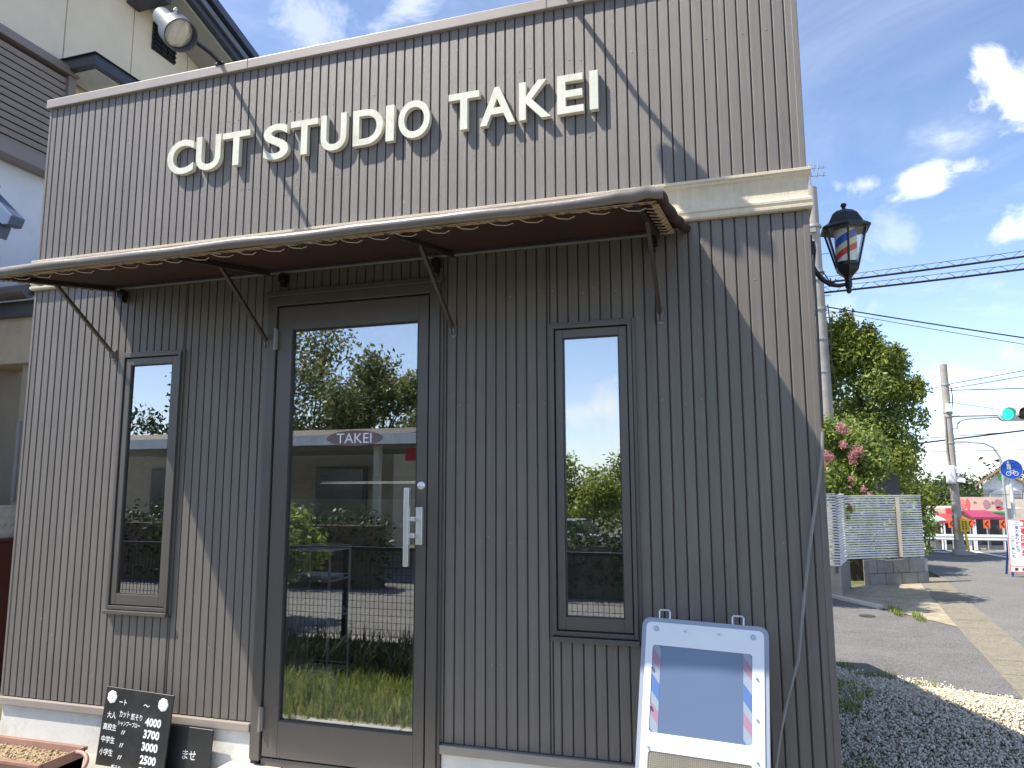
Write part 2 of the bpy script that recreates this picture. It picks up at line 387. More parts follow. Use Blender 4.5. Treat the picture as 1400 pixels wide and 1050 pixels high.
def trunk_mb(base, tips, r0, seed=0):
    rnd = random.Random(seed); mb = MB(); b = Vector(base)
    top = sum((Vector(t) for t in tips), Vector())/len(tips); fork = b.lerp(Vector((b.x*.6+top.x*.4, b.y*.6+top.y*.4, top.z)), .45)
    mb.tube([b, b.lerp(fork, .5)+Vector((rnd.uniform(-.05, .05), rnd.uniform(-.05, .05), 0)), fork], [r0, r0*.8, r0*.62], 8)
    for t in tips:
        t = Vector(t); mid = fork.lerp(t, .5)+Vector((rnd.uniform(-.2, .2), rnd.uniform(-.2, .2), rnd.uniform(0, .2)))
        mb.tube([fork, mid, t], [r0*.45, r0*.28, r0*.1], 6)
        for _ in range(3):
            e = t+Vector((rnd.uniform(-.6, .6), rnd.uniform(-.6, .6), rnd.uniform(-.1, .6)))*(r0*6)
            mb.tube([mid.lerp(t, .4), t.lerp(e, .4), e], [r0*.16, r0*.1, r0*.04], 5)
    return mb
BARK = mat('grey_brown_bark', (.12, .095, .07), .9, 0, .2, .3, 14, .6, 40)
G_MID = leaf_mat('mid_green_leaves', [(.09, .14, .034), (.17, .235, .055), (.27, .345, .08), (.40, .45, .12)])
G_YEL = leaf_mat('yellow_green_leaves', [(.10, .15, .025), (.18, .23, .04), (.30, .34, .06), (.42, .42, .09)])
G_DARK = leaf_mat('dark_green_leaves', [(.02, .038, .012), (.035, .062, .018), (.055, .09, .025), (.08, .12, .03)])
G_OLIVE = leaf_mat('olive_leaves', [(.09, .11, .04), (.15, .175, .06), (.22, .24, .085), (.31, .30, .12)])
G_FAR = leaf_mat('far_green_leaves', [(.05, .08, .025), (.075, .115, .032), (.11, .15, .045), (.15, .185, .06)])
PINK = leaf_mat('pink_blossom', [(.48, .15, .18), (.60, .27, .29), (.68, .40, .40), (.52, .18, .27)])
GRASSM = leaf_mat('lawn_grass', [(.11, .16, .03), (.19, .25, .05), (.30, .33, .09), (.48, .43, .18)])
def tree(name, label, cat, base, clumps, n, size, lm, r0=.1, tips=None, group=None, flat=.35, core=.45, hang=0.):
    t = thing(name, label, cat, base, group)
    v, f, ti = leaf_cloud(clumps, n, size, flat, core, hang); np_mesh('crown', v, f, lm, t, ti)
    tips = tips or [tuple(c[:3]) for c in clumps[:6]]
    trunk_mb(base, tips, r0, n).build('trunk', BARK, t, 40)
    return t

# ------------------------------------------------------------------ ground
def gz(x, y):
    z = 0.
    if y > 15.5: z -= (y-15.5)*.079 if y < 70 else 54.5*.079
    if y < -1.2: z -= min((-1.2-y)*.11, .22)
    if y < -15.2: z -= min((-15.2-y)*.095, 1.8)
    return z
def sheet(name, poly_rows, mt, dz, kind='structure'):
    """poly_rows: list of rows of (x, y); neighbouring rows joined; height follows the ground"""
    mb = MB(); k = len(poly_rows[0])
    for r in poly_rows: mb.v += [(x, y, gz(x, y)+dz) for x, y in r]
    for i in range(len(poly_rows)-1):
        for j in range(k-1): mb.f.append((i*k+j, i*k+j+1, (i+1)*k+j+1, (i+1)*k+j)); mb.m.append(0)
    o = mb.build(name, mt); o['kind'] = kind; return o
ys = [-400, -60, -34.2, -20, -15.2, -8, -4, -3.2, -2.2, -1.2, 0, 4, 8, 15.5, 30, 50, 70, 150, 700]
xs = [-500, -100, -30, -10, -4, 0, 3, 10, 40, 120, 500]
sheet('ground', [[(x, y) for x in xs] for y in ys], EARTH, -.012)
sheet('road', [[(x0, y), (3.4+.083*(y-5), y), (9, y), (13 if y < 20 else 20, y)] for y, x0 in ((-3.2, 1.30), (0, 1.60), (2, 1.775), (4, 1.95), (6, 2.14), (8, 2.35), (10, 2.55), (12, 2.6), (15.5, 2.2), (22, 3.0), (34, 5), (60, 12))], ROADA, .004)
sheet('far_road', [[(x, y) for x in (-30, 0, 8, 20, 60)] for y in (30, 37.5)], ROADA, .008)
sheet('road_behind', [[(x, y) for x in (-60, -10, 10, 60)] for y in (-9.2, -4.3)], ROADA, .002)
sheet('verge_behind', [[(x, y) for x in (-60, -10, 10, 60)] for y in (-4.3, -3.9)], CONCG, .006)
sheet('car_park_behind', [[(x, y) for x in (-60, -10, 10, 60)] for y in (-15, -9.2)], ASPHALT, .006)
# driveway between the gravel and the fence, worn asphalt
sheet('driveway', [[(-9, 3.0), (-9, 7.3)], [(-.4, 3.55), (.2, 7.9)], [(.35, 3.25), (.70, 7.22)], [(.73, 2.95), (1.15, 6.47)], [(1.2, 2.80), (1.45, 6.0)], [(1.46, 2.66), (1.79, 6.0)]], ASPHALT, .004)
sheet('gravel_bed', [[(.004, -3.0), (.004, 3.42)], [(.35, -3.0), (.35, 3.24)], [(.73, -3.0), (.73, 2.94)], [(1.2, -3.0), (1.2, 2.79)], [(1.46, -3.0), (1.46, 2.66)]], GRAV, 0.)
# concrete apron in front of the block wall, stained
sheet('concrete_apron', [[(.70, 7.26), (.75, 7.6)], [(1.15, 6.5), (1.25, 8.6)], [(1.72, 5.4), (1.9, 9.3)], [(1.76, 5.5), (2.18, 9.9)]], CONCY, .010)
def kerb():
    mb = MB()
    pts = [(-1.0, 8.4), (.4, 7.55), (.70, 7.24), (1.15, 6.48)]
    for (a, b), (c, d) in zip(pts, pts[1:]): mb.bar((a, b, .022), (c, d, .022), .075, .045)
    return structure(mb.build('kerb', mat('pale_concrete_kerb', (.56, .53, .44), .9, 0, .2, .12, 10, .4, 90), bevel=.006))
kerb()
# lidded gutter: concrete covers laid end to end along the road
gut = structure(MB().add([(.98, -3.2, -.003), (1.5, -3.2, -.003), (2.70, 9.8, -.003), (2.05, 9.8, -.003)], [(0, 1, 2, 3)]).build('gutter_channel', mat('gutter_edge_concrete', (.20, .19, .17), .95)))
CONCL = mat('pale_gutter_lid_concrete', (.22, .198, .152), .9, 0, .2, .10, 9, .4, 110, dirt=(.15, .135, .105), dscale=2.5, speck=.3, sscale=60)
for i in range(25):
    y0 = -2.6+i*.5; y1 = y0+.485
    le = lambda y: 1.40+.0875*(y-2.2)+.0022*max(0, y-3)**2; ri = lambda y: le(y)+.40
    z = .012+random.uniform(-.003, .003)
    MB().add([(le(y0), y0, z), (ri(y0), y0, z), (ri(y1), y1, z), (le(y1), y1, z), (le(y0), y0, -.06), (ri(y0), y0, -.06), (ri(y1), y1, -.06), (le(y1), y1, -.06)],
             [(0, 1, 2, 3), (7, 6, 5, 4), (0, 4, 5, 1), (1, 5, 6, 2), (2, 6, 7, 3), (3, 7, 4, 0)]).build('gutter_lid', CONCL, gut, bevel=.004, seg=1)
structure(MB().lathe([(.085, .006), (.085, .012), (.0, .0125)], (.91, 5.89, .0), 20).build('manhole_cover', mat('iron_cover', (.06, .058, .055), .7, .3), None))
# white edge line on the road
def line(name, pts, w):
    mb = MB()
    for (a, b), (c, d) in zip(pts, pts[1:]):
        v = Vector((c-a, d-b)).normalized(); nx, ny = -v.y*w/2, v.x*w/2
        mb.add([(a-nx, b-ny, gz(a, b)+.010), (c-nx, d-ny, gz(c, d)+.010), (c+nx, d+ny, gz(c, d)+.010), (a+nx, b+ny, gz(a, b)+.010)], [(0, 1, 2, 3)])
    return structure(mb.build(name, PAINTW))
line('road_edge_line', [(4.9, 11.3), (4.72, 13.2), (4.25, 15.4), (3.8, 17.5), (3.9, 20)], .17)
line('road_stop_line', [(3.05, 15.2), (3.75, 14.7)], .28)

def rocks(n, region, smin, smax, z=0.):
    base = np.array([(1, 0, 0), (0, 1, 0), (-1, 0, 0), (0, -1, 0), (0, 0, 1), (0, 0, -1)], float)
    fc = np.array([(0, 1, 4), (1, 2, 4), (2, 3, 4), (3, 0, 4), (1, 0, 5), (2, 1, 5), (3, 2, 5), (0, 3, 5)])
    P = region(n); n = len(P)
    q = RNG.normal(size=(n, 4)); q /= np.linalg.norm(q, axis=1)[:, None]
    w, x, y, zz = q.T
    Rm = np.stack([1-2*(y*y+zz*zz), 2*(x*y-zz*w), 2*(x*zz+y*w), 2*(x*y+zz*w), 1-2*(x*x+zz*zz), 2*(y*zz-x*w), 2*(x*zz-y*w), 2*(y*zz+x*w), 1-2*(x*x+y*y)], 1).reshape(n, 3, 3)
    sc = (smin+(smax-smin)*RNG.random(n)**2.2)[:, None, None]*(.55+.6*RNG.random((n, 6, 1)))
    v = np.einsum('nij,nkj->nki', Rm, base[None]*sc*np.array([1, .85, .7]))+P[:, None, :]
    f = (fc[None]+6*np.arange(n)[:, None, None]).reshape(-1, 3)
    return v.reshape(-1, 3), f, np.repeat(np.clip(.45+.25*RNG.normal(size=n), 0, 1), 8)
def greg(n):
    x = .01+1.52*RNG.random(n); y = -1.6+5.05*RNG.random(n)
    lim = 3.44-.55*x+.06*np.sin(9*x)+.05*RNG.normal(size=n)
    k = (y < lim) & (x < 1.37+.055*(y-2.2)+.03*RNG.normal(size=n)); return np.stack([x[k], y[k], RNG.random(k.sum())*.012], 1)
v, f, ti = rocks(52000, greg, .004, .0165)
g = np_mesh('gravel', v, f, STONE, None, ti, 'stuff')
def blades(P, hmin, hmax, w, lean=.5):
    n = len(P); a = RNG.random(n)*6.283; d = np.stack([np.cos(a), np.sin(a), 0*a], 1); s = np.stack([-np.sin(a), np.cos(a), 0*a], 1)
    h = (hmin+(hmax-hmin)*RNG.random(n)**1.5)[:, None]; le = (lean*RNG.random(n))[:, None]; zz = np.array([[0, 0, 1.]])
    v = np.stack([P-s*w, P+s*w, P+zz*h*.6+d*le*h*.35+s*w*.7, P+zz*h*.6+d*le*h*.35-s*w*.7, P+zz*h+d*le*h, P+zz*h+d*le*h+s*w*.1], 1).reshape(-1, 3)
    k = 6*np.arange(n)[:, None]; f = np.concatenate([k+np.array([[0, 1, 2, 3]]), k+np.array([[3, 2, 5, 4]])], 1).reshape(-1, 4)
    return v, f, np.repeat(np.clip(.45+.25*RNG.normal(size=n), 0, 1), 2)
# weeds beside the gravel
def patch(cx, cy, rx, ry, n):
    a = RNG.random(n)*6.283; r = np.sqrt(RNG.random(n)); return np.stack([cx+rx*r*np.cos(a), cy+ry*r*np.sin(a), 0*a], 1)
P = np.concatenate([patch(.32, 2.55, .16, .28, 420), patch(.24, 2.1, .11, .16, 330), patch(.2, .9, .10, .25, 160), patch(.55, 3.06, .17, .06, 200), patch(.25, 3.34, .22, .06, 260), patch(.85, 2.86, .12, .04, 80)])
v, f, ti = blades(P, .015, .07, .0028, 1.0); np_mesh('weeds', v, f, GRASSM, None, ti, 'stuff')
P = np.concatenate([patch(1.26, 6.25, .07, .3, 260), patch(1.42, 5.85, .05, .25, 160)]); P[:, 2] += .01
v, f, ti = blades(P, .02, .07, .004, 1.0); np_mesh('kerb_grass', v, f, GRASSM, None, ti, 'stuff')
# lawn between the salon and the wire fence
P = np.stack([-9+9.6*RNG.random(20000), -2.45+1.6*RNG.random(20000)**.9, np.zeros(20000)], 1); P[:, 2] = [gz(x, y)-.01 for x, y, _ in P]
v, f, ti = blades(P, .04, .14, .0045, .9); np_mesh('lawn', v, f, GRASSM, None, ti, 'stuff')
P = np.stack([-9+9.6*RNG.random(15000), -3.7+1.42*RNG.random(15000)**1.15, np.zeros(15000)], 1); P[:, 2] = [gz(x, y)-.01 for x, y, _ in P]
v, f, ti = blades(P, .08, .30, .008, 1.1); np_mesh('tall_weeds', v, f, leaf_mat('shade_dark_weed_leaves', [(.008, .014, .005), (.016, .026, .008), (.035, .055, .014)]), None, ti, 'stuff')  # leaf colours kept near black, shade along the fence painted in
# paving in front of the shop
structure(MB().box(-9, 0.002, -.95, .3, -.05, .0).build('forecourt', CONCG))

# ------------------------------------------------------------------ salon
salon = thing('salon_building', 'small brown steel-clad shop with flat parapet, cream band and glass door', 'building', (-2.28, 0, 0))
XL, PITCH = -4.56, 4.56/86
OPEN = [(-2.800, -1.775, .0, 2.515), (-1.205, -.797, .780, 2.252), (-3.818, -3.380, .758, 2.252)]
_sm = {}
def strip(x0, x1, z0, z1):
    w = x1-x0; key = (round(w, 4), round(z0, 3), round(z1, 3))
    if key not in _sm:
        g = .0030; c = .0028; d = .010
        prof = [(g-.0008, d), (g, .0036), (g+.0040, 0), (w-g-.0022, 0), (w-g+.0004, .0024), (w-g+.0008, d)]
        vs = [(x, y, z) for z in (z0, z1) for x, y in prof]; n = len(prof)
        fs = [(i, i+1, i+1+n, i+n) for i in range(n-1)]+[tuple(range(n))[::-1], tuple(range(n, 2*n)), (n-1, 0, n, 2*n-1)]
        me = bpy.data.meshes.new('siding_strip'); me.from_pydata(vs, [], fs); me.materials.append(SIDING)
        bm = bmesh.new(); bm.from_mesh(me); bmesh.ops.recalc_face_normals(bm, faces=bm.faces); bm.to_mesh(me); bm.free()
        _sm[key] = me
    o = bpy.data.objects.new('siding_strip', _sm[key]); COL.objects.link(o); o.parent = salon; o.location = (x0+2.28, 0, 0)
for k in range(86):
    a = XL+k*PITCH; b = a+PITCH
    strip(a, b, 2.895, 3.925)
    cuts = sorted({a, b}|{e for o in OPEN for e in o[:2] if a+.012 < e < b-.012})
    for p, q in zip(cuts, cuts[1:]):
        mid = (p+q)/2; op = next((o for o in OPEN if o[0] <= mid <= o[1]), None)
        if not op: strip(p, q, .262, 2.705)
        else:
            strip(p, q, op[3], 2.705)
            if op[2] > .3: strip(p, q, .262, op[2])
# the wall behind the strips, with openings
def rect(x0, x1, z0, z1): return [(x0, z0), (x1, z0), (x1, z1), (x0, z1)]
holes = [rect(-2.78, -1.79, .06, 2.50), rect(-1.19, -.81, .80, 2.235), rect(-3.80, -3.395, .78, 2.235)]
MB().prism(rect(XL+.004, -.004, .0, 3.93), (0, .010, 0), (1, 0, 0), (0, 0, 1), (0, .12, 0), holes=holes).build('wall', GROOVE, salon)
# corner trims
for a, b in ((-.022, .006), (XL-.006, XL+.012)):
    for z0, z1 in ((.262, 2.705), (2.895, 3.925)): MB().box(a, b, -.004, .03, z0, z1).build('corner_trim', SIDING, salon, bevel=.003)
MB().box(XL-.02, .02, -.022, .16, 3.925, 3.985).build('parapet_coping', COPING, salon, bevel=.004)
for x in (-3.03, -1.2): MB().box(x-.0015, x+.0015, -.0232, -.0215, 3.926, 3.986).build('coping_joint', TRIM_D, salon)
# cream cornice with stepped mouldings, running round both ends
cp = [(0, 2.704), (-.030, 2.704), (-.036, 2.712), (-.036, 2.724), (-.028, 2.728), (-.028, 2.736), (-.034, 2.741), (-.034, 2.752), (-.014, 2.768), (-.010, 2.79), (-.010, 2.835), (-.020, 2.858), (-.030, 2.866), (-.030, 2.877), (-.038, 2.881), (-.038, 2.893), (-.030, 2.897), (0, 2.899)]
mb = MB(); n = len(cp)
ring = [(0, 1, 0), (0, 0, 0)]
for x, sx in ((XL, -1), (0, 1)):
    pass
for stage in range(4):
    for y, z in cp:
        o = -y
        mb.v.append(((XL-o*.6, .9, z), (XL-o*.6, y+.006, z), (o*.6, y+.006, z), (o*.6, .9, z))[stage])
for s_ in range(3):
    for i in range(n-1): mb.f.append((s_*n+i, s_*n+i+1, (s_+1)*n+i+1, (s_+1)*n+i)); mb.m.append(0)
mb.build('cornice', CREAM, salon, 25)
# nail heads and touched-up fixings in loose rows across the strips
mb = MB(); rr_ = random.Random(5)
for z in (.62, 1.22, 1.86, 2.42, 3.2, 3.62):
    for k in range(86):
        x = XL+(k+.5)*PITCH
        if rr_.random() > .30 or any(o[0]-.03 < x < o[1]+.03 and z < o[3]+.05 for o in OPEN): continue
        zz = z+rr_.uniform(-.02, .02); r_ = rr_.uniform(.0028, .0050)
        mb.lathe([(r_, 0), (r_*.8, .0014), (.0004, .0018)], (x+rr_.uniform(-.012, .012), -.0002, zz), 7, (0, -1, 0))
mb.build('nail_head', mat('dulled_nail_head', (.27, .25, .23), .5, .1, .5, .2, 30), salon, kind='stuff')
# drip rails, foundation
for a, b in ((XL-.008, -2.824), (-1.761, .008)):
    MB().box(a, b, -.022, .02, .214, .256).build('drip_rail', RAIL, salon, bevel=.004)
    MB().box(max(a, XL+.01), min(b, -.01), .002, .12, -.1, .213).build('foundation', CONC, salon, bevel=.004)
MB().box(-2.80, -1.775, .014, .12, -.1, .058).build('door_sill_base', CONC, salon)
# sides, back, lean-to roof, ceiling, floor
SIDEP = [(.135, .0), (3.05, .0), (3.05, .96), (.135, 2.54)]
for x, nm in ((XL+.01, 'left_side'), (-.11, 'right_side')):
    mb = MB(); mb.prism(SIDEP, (x, 0, 0), (0, 1, 0), (0, 0, 1), (.10, 0, 0)); mb.build('side_wall', SIDING, salon)
mb = MB()
for xx in (-.012, XL+.012):
    for k in range(27):
        y0 = .14+k*.106
        zt = 2.54-(y0+.09-.135)*.542
        mb.box(xx-.006+(.008 if xx > -1 else -.008), xx+.006+(.008 if xx > -1 else -.008), y0, y0+.096, .262, zt-.02)
mb.build('side_cladding', SIDING, salon, kind='stuff')
MB().box(XL+.11, -.11, 2.95, 3.05, 0, .96).build('back_wall', SIDING, salon)
rv = Vector((0, 3.01, -1.63)).normalized(); rn = Vector((0, 1.63, 3.01)).normalized()
fill_opening = rect(.20, 4.44, .25, 2.35)  # unseen glazed roof opening, added to let fill light inside
MB().prism(rect(0, 4.64, 0, 3.42), (XL-.04, .14, 2.555), (1, 0, 0), rv, rn*.06, holes=[fill_opening]).build('roof', DKBROWN, salon)
MB().prism(rect(.18, 4.46, .23, 2.37), Vector((XL-.04, .14, 2.555))+rn*.062, (1, 0, 0), rv, rn*.006).build('added_skylight', CLEAR, salon)
INW = mat('interior_beige_wallpaper', (.72, .65, .53), .85, var=.05)
MB().box(XL+.12, -.12, .13, 2.94, .02, .075).build('floor', mat('interior_brown_floor', (.50, .42, .32), .5, var=.15), salon)
MB().box(XL+.115, -.115, 2.2, 2.24, .08, 1.36).build('inner_wall', INW, salon)
MB().box(XL+.115, XL+.125, .14, 2.19, .08, 1.34).build('inner_wall', INW, salon)
MB().box(-.125, -.115, .14, 2.19, .08, 1.34).build('inner_wall', INW, salon)

# --- entrance door
fr = MB(); fo = -.030
fr.box(-2.806, -2.752, fo, .05, .085, 2.515); fr.box(-1.832, -1.778, fo, .05, .085, 2.515); fr.box(-2.752, -1.832, fo, .05, 2.462, 2.515)
fr.box(-2.822, -2.806, -.016, .03, .085, 2.54); fr.box(-1.778, -1.763, -.016, .03, .085, 2.54); fr.box(-2.822, -1.763, -.038, .03, 2.515, 2.545)
fr.box(-2.752, -1.832, -.012, .06, .060, .098)
dfr = fr.build('door_frame', TRIM, salon, bevel=.003)
dl = MB(); y0, y1 = -.022, .018
dl.box(-2.742, -2.652, y0, y1, .108, 2.452); dl.box(-1.897, -1.842, y0, y1, .108, 2.452)
dl.box(-2.652, -1.897, y0, y1, 2.322, 2.452); dl.box(-2.652, -1.897, y0, y1, .108, .285)
door = dl.build('door', TRIM, salon, bevel=.0025)
mb = MB(); mb.box(-2.752, -2.742, 0, .02, .1, 2.462); mb.box(-1.842, -1.832, 0, .02, .1, 2.462); mb.box(-2.752, -1.832, 0, .02, 2.452, 2.462)
for a in (-2.652, -1.904): mb.box(a, a+.007, -.020, .01, .285, 2.322)
mb.box(-2.645, -1.904, -.020, .01, .285, .292); mb.box(-2.645, -1.904, -.020, .01, 2.315, 2.322); mb.build('gasket', TRIM_D, door)
MB().box(-2.645, -1.904, -.006, -.001, .292, 2.315).build('glass_pane', GLASS, door)
for z0 in (2.215, .235):
    mb = MB(); mb.box(-2.758, -2.735, -.040, -.024, z0, z0+.115); mb.tube([(-2.747, -.042, z0-.004), (-2.747, -.042, z0+.119)], .008, 10); mb.build('hinge', mat('grey_hinge', (.26, .25, .24), .4, .4), door, bevel=.002)
mb = MB(); mb.box(-1.928, -1.900, -.104, -.082, 1.085, 1.465)
mb.box(-1.889, -1.853, -.045, -.0225, 1.185, 1.37)
for z in (1.232, 1.312): mb.box(-1.912, -1.872, -.094, -.045, z-.011, z+.011)
mb.build('handle', STEEL, door, bevel=.004)
MB().lathe([(.02, 0), (.02, .012), (.012, .016), (.012, .024), (0, .025)], (-1.866, -.022, 1.475), 18, (0, -1, 0)).build('lock', CHROME, door, 40)
mb = MB(); el = [(.162*math.cos(2*math.pi*i/32), .040*math.sin(2*math.pi*i/32)) for i in range(32)]
mb.prism(el, (-2.264, -.0075, 1.722), (1, 0, 0), (0, 0, 1), (0, -.0008, 0), 0)
put_text(mb, 'TAKEI', (-2.264, -.0085, 1.722), (1, 0, 0), (0, 0, 1), (0, -1, 0), w=.205, h=.052, depth=.0008, mi=1)
mb.build('oval_sticker', [mat('muted_plum_sticker', (.16, .10, .11), .5), WHITE], door)
# door step with tiles
step = structure(MB().box(-2.95, -1.66, -.75, .011, -.02, .052).build('door_step', CONC, None, bevel=.005))
TILE = mat('grey_beige_step_tile', (.50, .47, .42), .6, 0, .4, .09, 8, .15, 90)
for i in range(4):
    for j in range(3):
        MB().box(-2.94+i*.318, -2.94+i*.318+.312, -.74+j*.248, -.74+j*.248+.243, .050, .060).build('tile', TILE, step, bevel=.002, seg=1)

# --- slit windows
def slit_window(xc, x0, x1):
    f = MB(); z0, z1 = .790, 2.246
    for a, b in ((x0, x0+.018), (x1-.018, x1)): f.box(a, b, -.026, .05, z0, z1)
    f.box(x0+.018, x1-.018, -.026, .05, z1-.018, z1); f.box(x0+.018, x1-.018, -.026, .05, z0, z0+.02)
    f.box(x0-.016, x0, -.012, .02, z0-.02, z1+.014); f.box(x1, x1+.016, -.012, .02, z0-.02, z1+.014); f.box(x0, x1, -.016, .02, z1, z1+.014)
    fr_ = f.build('window', TRIM, salon, bevel=.002)
    MB().box(x0-.008, x1+.008, -.040, .01, z0-.026, z0-.004).build('sill', TRIM, fr_, bevel=.003)
    s = MB(); a, b, p, q = x0+.024, x1-.024, z0+.026, z1-.024
    s.box(a, a+.037, -.018, .02, p, q); s.box(b-.037, b, -.018, .02, p, q); s.box(a+.037, b-.037, -.018, .02, q-.040, q); s.box(a+.037, b-.037, -.018, .02, p, p+.058)
    s.build('sash', TRIM, fr_, bevel=.0025)
    k = MB(); k.box(a+.037, a+.042, -.015, .012, p+.058, q-.04); k.box(b-.042, b-.037, -.015, .012, p+.058, q-.04)
    k.box(a+.042, b-.042, -.015, .012, p+.058, p+.063); k.box(a+.042, b-.042, -.015, .012, q-.045, q-.040)
    k.box(x0+.018, a, 0, .02, z0+.02, z1-.018); k.box(b, x1-.018, 0, .02, z0+.02, z1-.018); k.box(a, b, 0, .02, q, z1-.018); k.box(a, b, 0, .02, z0+.02, p); k.build('gasket', TRIM_D, fr_)
    MB().box(a+.042, b-.042, -.004, .001, p+.063, q-.045).build('glass_pane', GLASSW, fr_)
slit_window(0, -1.198, -.804); slit_window(1, -3.808, -3.388)

# ------------------------------------------------------------------ raised shop lettering
sign = thing('shop_sign', 'raised ivory capital letters in a row across the upper wall', 'sign', (-2.25, 0, 3.43))
for ch, x0, x1 in (('C', -3.561, -3.371), ('U', -3.352, -3.179), ('T', -3.165, -2.977), ('S', -2.885, -2.717), ('T', -2.703, -2.527), ('U', -2.508, -2.346), ('D', -2.305, -2.121), ('I', -2.104, -2.055),
                   ('O', -2.029, -1.844), ('T', -1.737, -1.564), ('A', -1.560, -1.369), ('K', -1.346, -1.179), ('E', -1.145, -1.010), ('I', -.979, -.936)):
    mb = MB(); hh = .214 if ch in 'COSU' else .206
    put_text(mb, ch, ((x0+x1)/2, -.004, 3.428), (1, 0, 0), (0, 0, 1), (0, -1, 0), w=x1-x0, h=hh, depth=.030, offset=.020, res=6)
    mb.build('letter', LETTER, sign)

# ------------------------------------------------------------------ awning
aw = thing('awning', 'brown canvas awning on steel struts over the salon door', 'awning', (-2.25, 0, 2.6))
AX0, AX1, AY, ZR, ZF = -3.95, -.590, -.80, 2.672, 2.540
nx, ny = 60, 8; v = []; 
for layer in (0, 1):
    for j in range(ny+1):
        for i in range(nx+1):
            t = j/ny; x = AX0+(AX1-AX0+.055*(1-t)+.004)*i/nx; y = -.012+(AY+.012)*t
            sag = -.010*math.sin(math.pi*t)*(.6+.4*math.sin(i*.5))
            v.append((x, y, ZR+(ZF-ZR)*t+sag+(.006 if layer == 0 else .002)))
mb = MB(); mb.v = v; k = (nx+1)*(ny+1)
for layer in (0, 1):
    for j in range(ny):
        for i in range(nx):
            a = layer*k+j*(nx+1)+i; q = (a, a+1, a+nx+2, a+nx+1); mb.f.append(q if layer == 0 else q[::-1]); mb.m.append(layer)
me = bpy.data.meshes.new('canopy'); me.from_pydata([(p[0]+2.25, p[1], p[2]-2.6) for p in mb.v], [], mb.f); me.materials.append(CLOTH_T); me.materials.append(CLOTH_U)
me.polygons.foreach_set('material_index', mb.m); me.shade_smooth()
o = bpy.data.objects.new('canopy', me); COL.objects.link(o); o.parent = aw
# canvas rolled round the front pipe
pts = []; rs = []
for i in range(121):
    x = AX0-.02+(AX1-AX0+.045)*i/120
    e = max(0, (x-(AX1-.22))/.22)
    pts.append((x, AY+.004*math.sin(x*11)+.015*e, ZF+.002*math.sin(x*7)+.012*e+.006*e*math.sin(x*160))); rs.append(.0225+.0008*math.sin(x*23)+.006*e*abs(math.sin(x*95)))
MB().tube(pts, rs, 18).build('front_roll', CLOTH_T, aw, 60)
pts = []; rs = []
for i in range(41):
    t = i/40; e = max(0, 1-t/.25)
    pts.append((AX1+.008+.045*t+.004*math.sin(t*21), AY+.02+(-.03-AY)*t, ZF+.004+(ZR-ZF-.006)*t-.012*math.sin(t*math.pi))); rs.append(.021+.003*e*abs(math.sin(t*160))+.0008*math.sin(t*31))
MB().tube(pts, rs, 14).build('side_roll', CLOTH_U, aw, 60)
pts = [(AX0, AY+.02+(-.03-AY)*i/20, ZF+.0+(ZR-ZF-.006)*i/20) for i in range(21)]
MB().tube(pts, .020, 10).build('side_roll', CLOTH_U, aw, 60)
# ragged hem behind the roll
mb = MB(); h0 = len(mb.v)
for i in range(241):
    x = AX0+(AX1-AX0)*i/240; d = .030+.007*random.random()+.004*math.sin(i*.9)
    mb.v += [(x, AY+.012, ZF-.020), (x, AY+.012+d, ZF-.022+.006*random.random())]
for i in range(240): mb.f.append((2*i, 2*i+1, 2*i+3, 2*i+2)); mb.m.append(0)
for i in range(61):
    y = AY+.03+(-.06-AY)*i/60; z = ZF+(ZR-ZF)*i/60-.026; d = .022+.010*random.random()
    mb.v += [(AX1+.006, y, z), (AX1+.006-d, y, z-.004*random.random())]
b0 = h0+482
for i in range(60): mb.f.append((b0+2*i, b0+2*i+1, b0+2*i+3, b0+2*i+2)); mb.m.append(0)
mb.build('hem', HEM, aw)
k = 0; x = AX0+.05
while x < AX1-.06:
    w = .070+.02*random.random(); s = random.uniform(-.008, .008)
    MB().tube([(x, AY+.030, ZF-.026), (x+w*.3, AY+.044+s, ZF-.034), (x+w*.8, AY+.055+s, ZF-.036), (x+w+.01, AY+.050, ZF-.030)], .0021, 5).build('lacing', ROPE, aw, 60)
    x += .126+.014*random.random()
for i in range(9):
    y = AY+.07+i*.072; z = ZF+(ZR-ZF)*(y-AY)/(-AY)
    MB().tube([(AX1+.004, y, z-.024), (AX1-.022, y+.014, z-.035), (AX1-.052, y+.030, z-.024), (AX1-.03, y+.05, z-.020)], .0026, 5).build('lacing', ROPE, aw, 60)
for i in range(6):
    y = AY+.07+i*.11; z = ZF+(ZR-ZF)*(y-AY)/(-AY)
    MB().tube([(AX0, y, z-.02), (AX0+.02, y+.02, z-.03), (AX0+.05, y+.03, z-.022)], .0026, 5).build('lacing', ROPE, aw, 60)
MB().tube([(AX0+.02, -.030, ZR-.018), (AX1-.02, -.030, ZR-.018)], .013, 10).build('rear_bar', mat('dull_grey_tube', (.13, .125, .12), .4, .4), aw, 60)
MB().tube([(AX0+.02, AY+.03, ZF-.004), (AX1-.02, AY+.03, ZF-.004)], .016, 10).build('front_bar', DKBROWN, aw, 60)
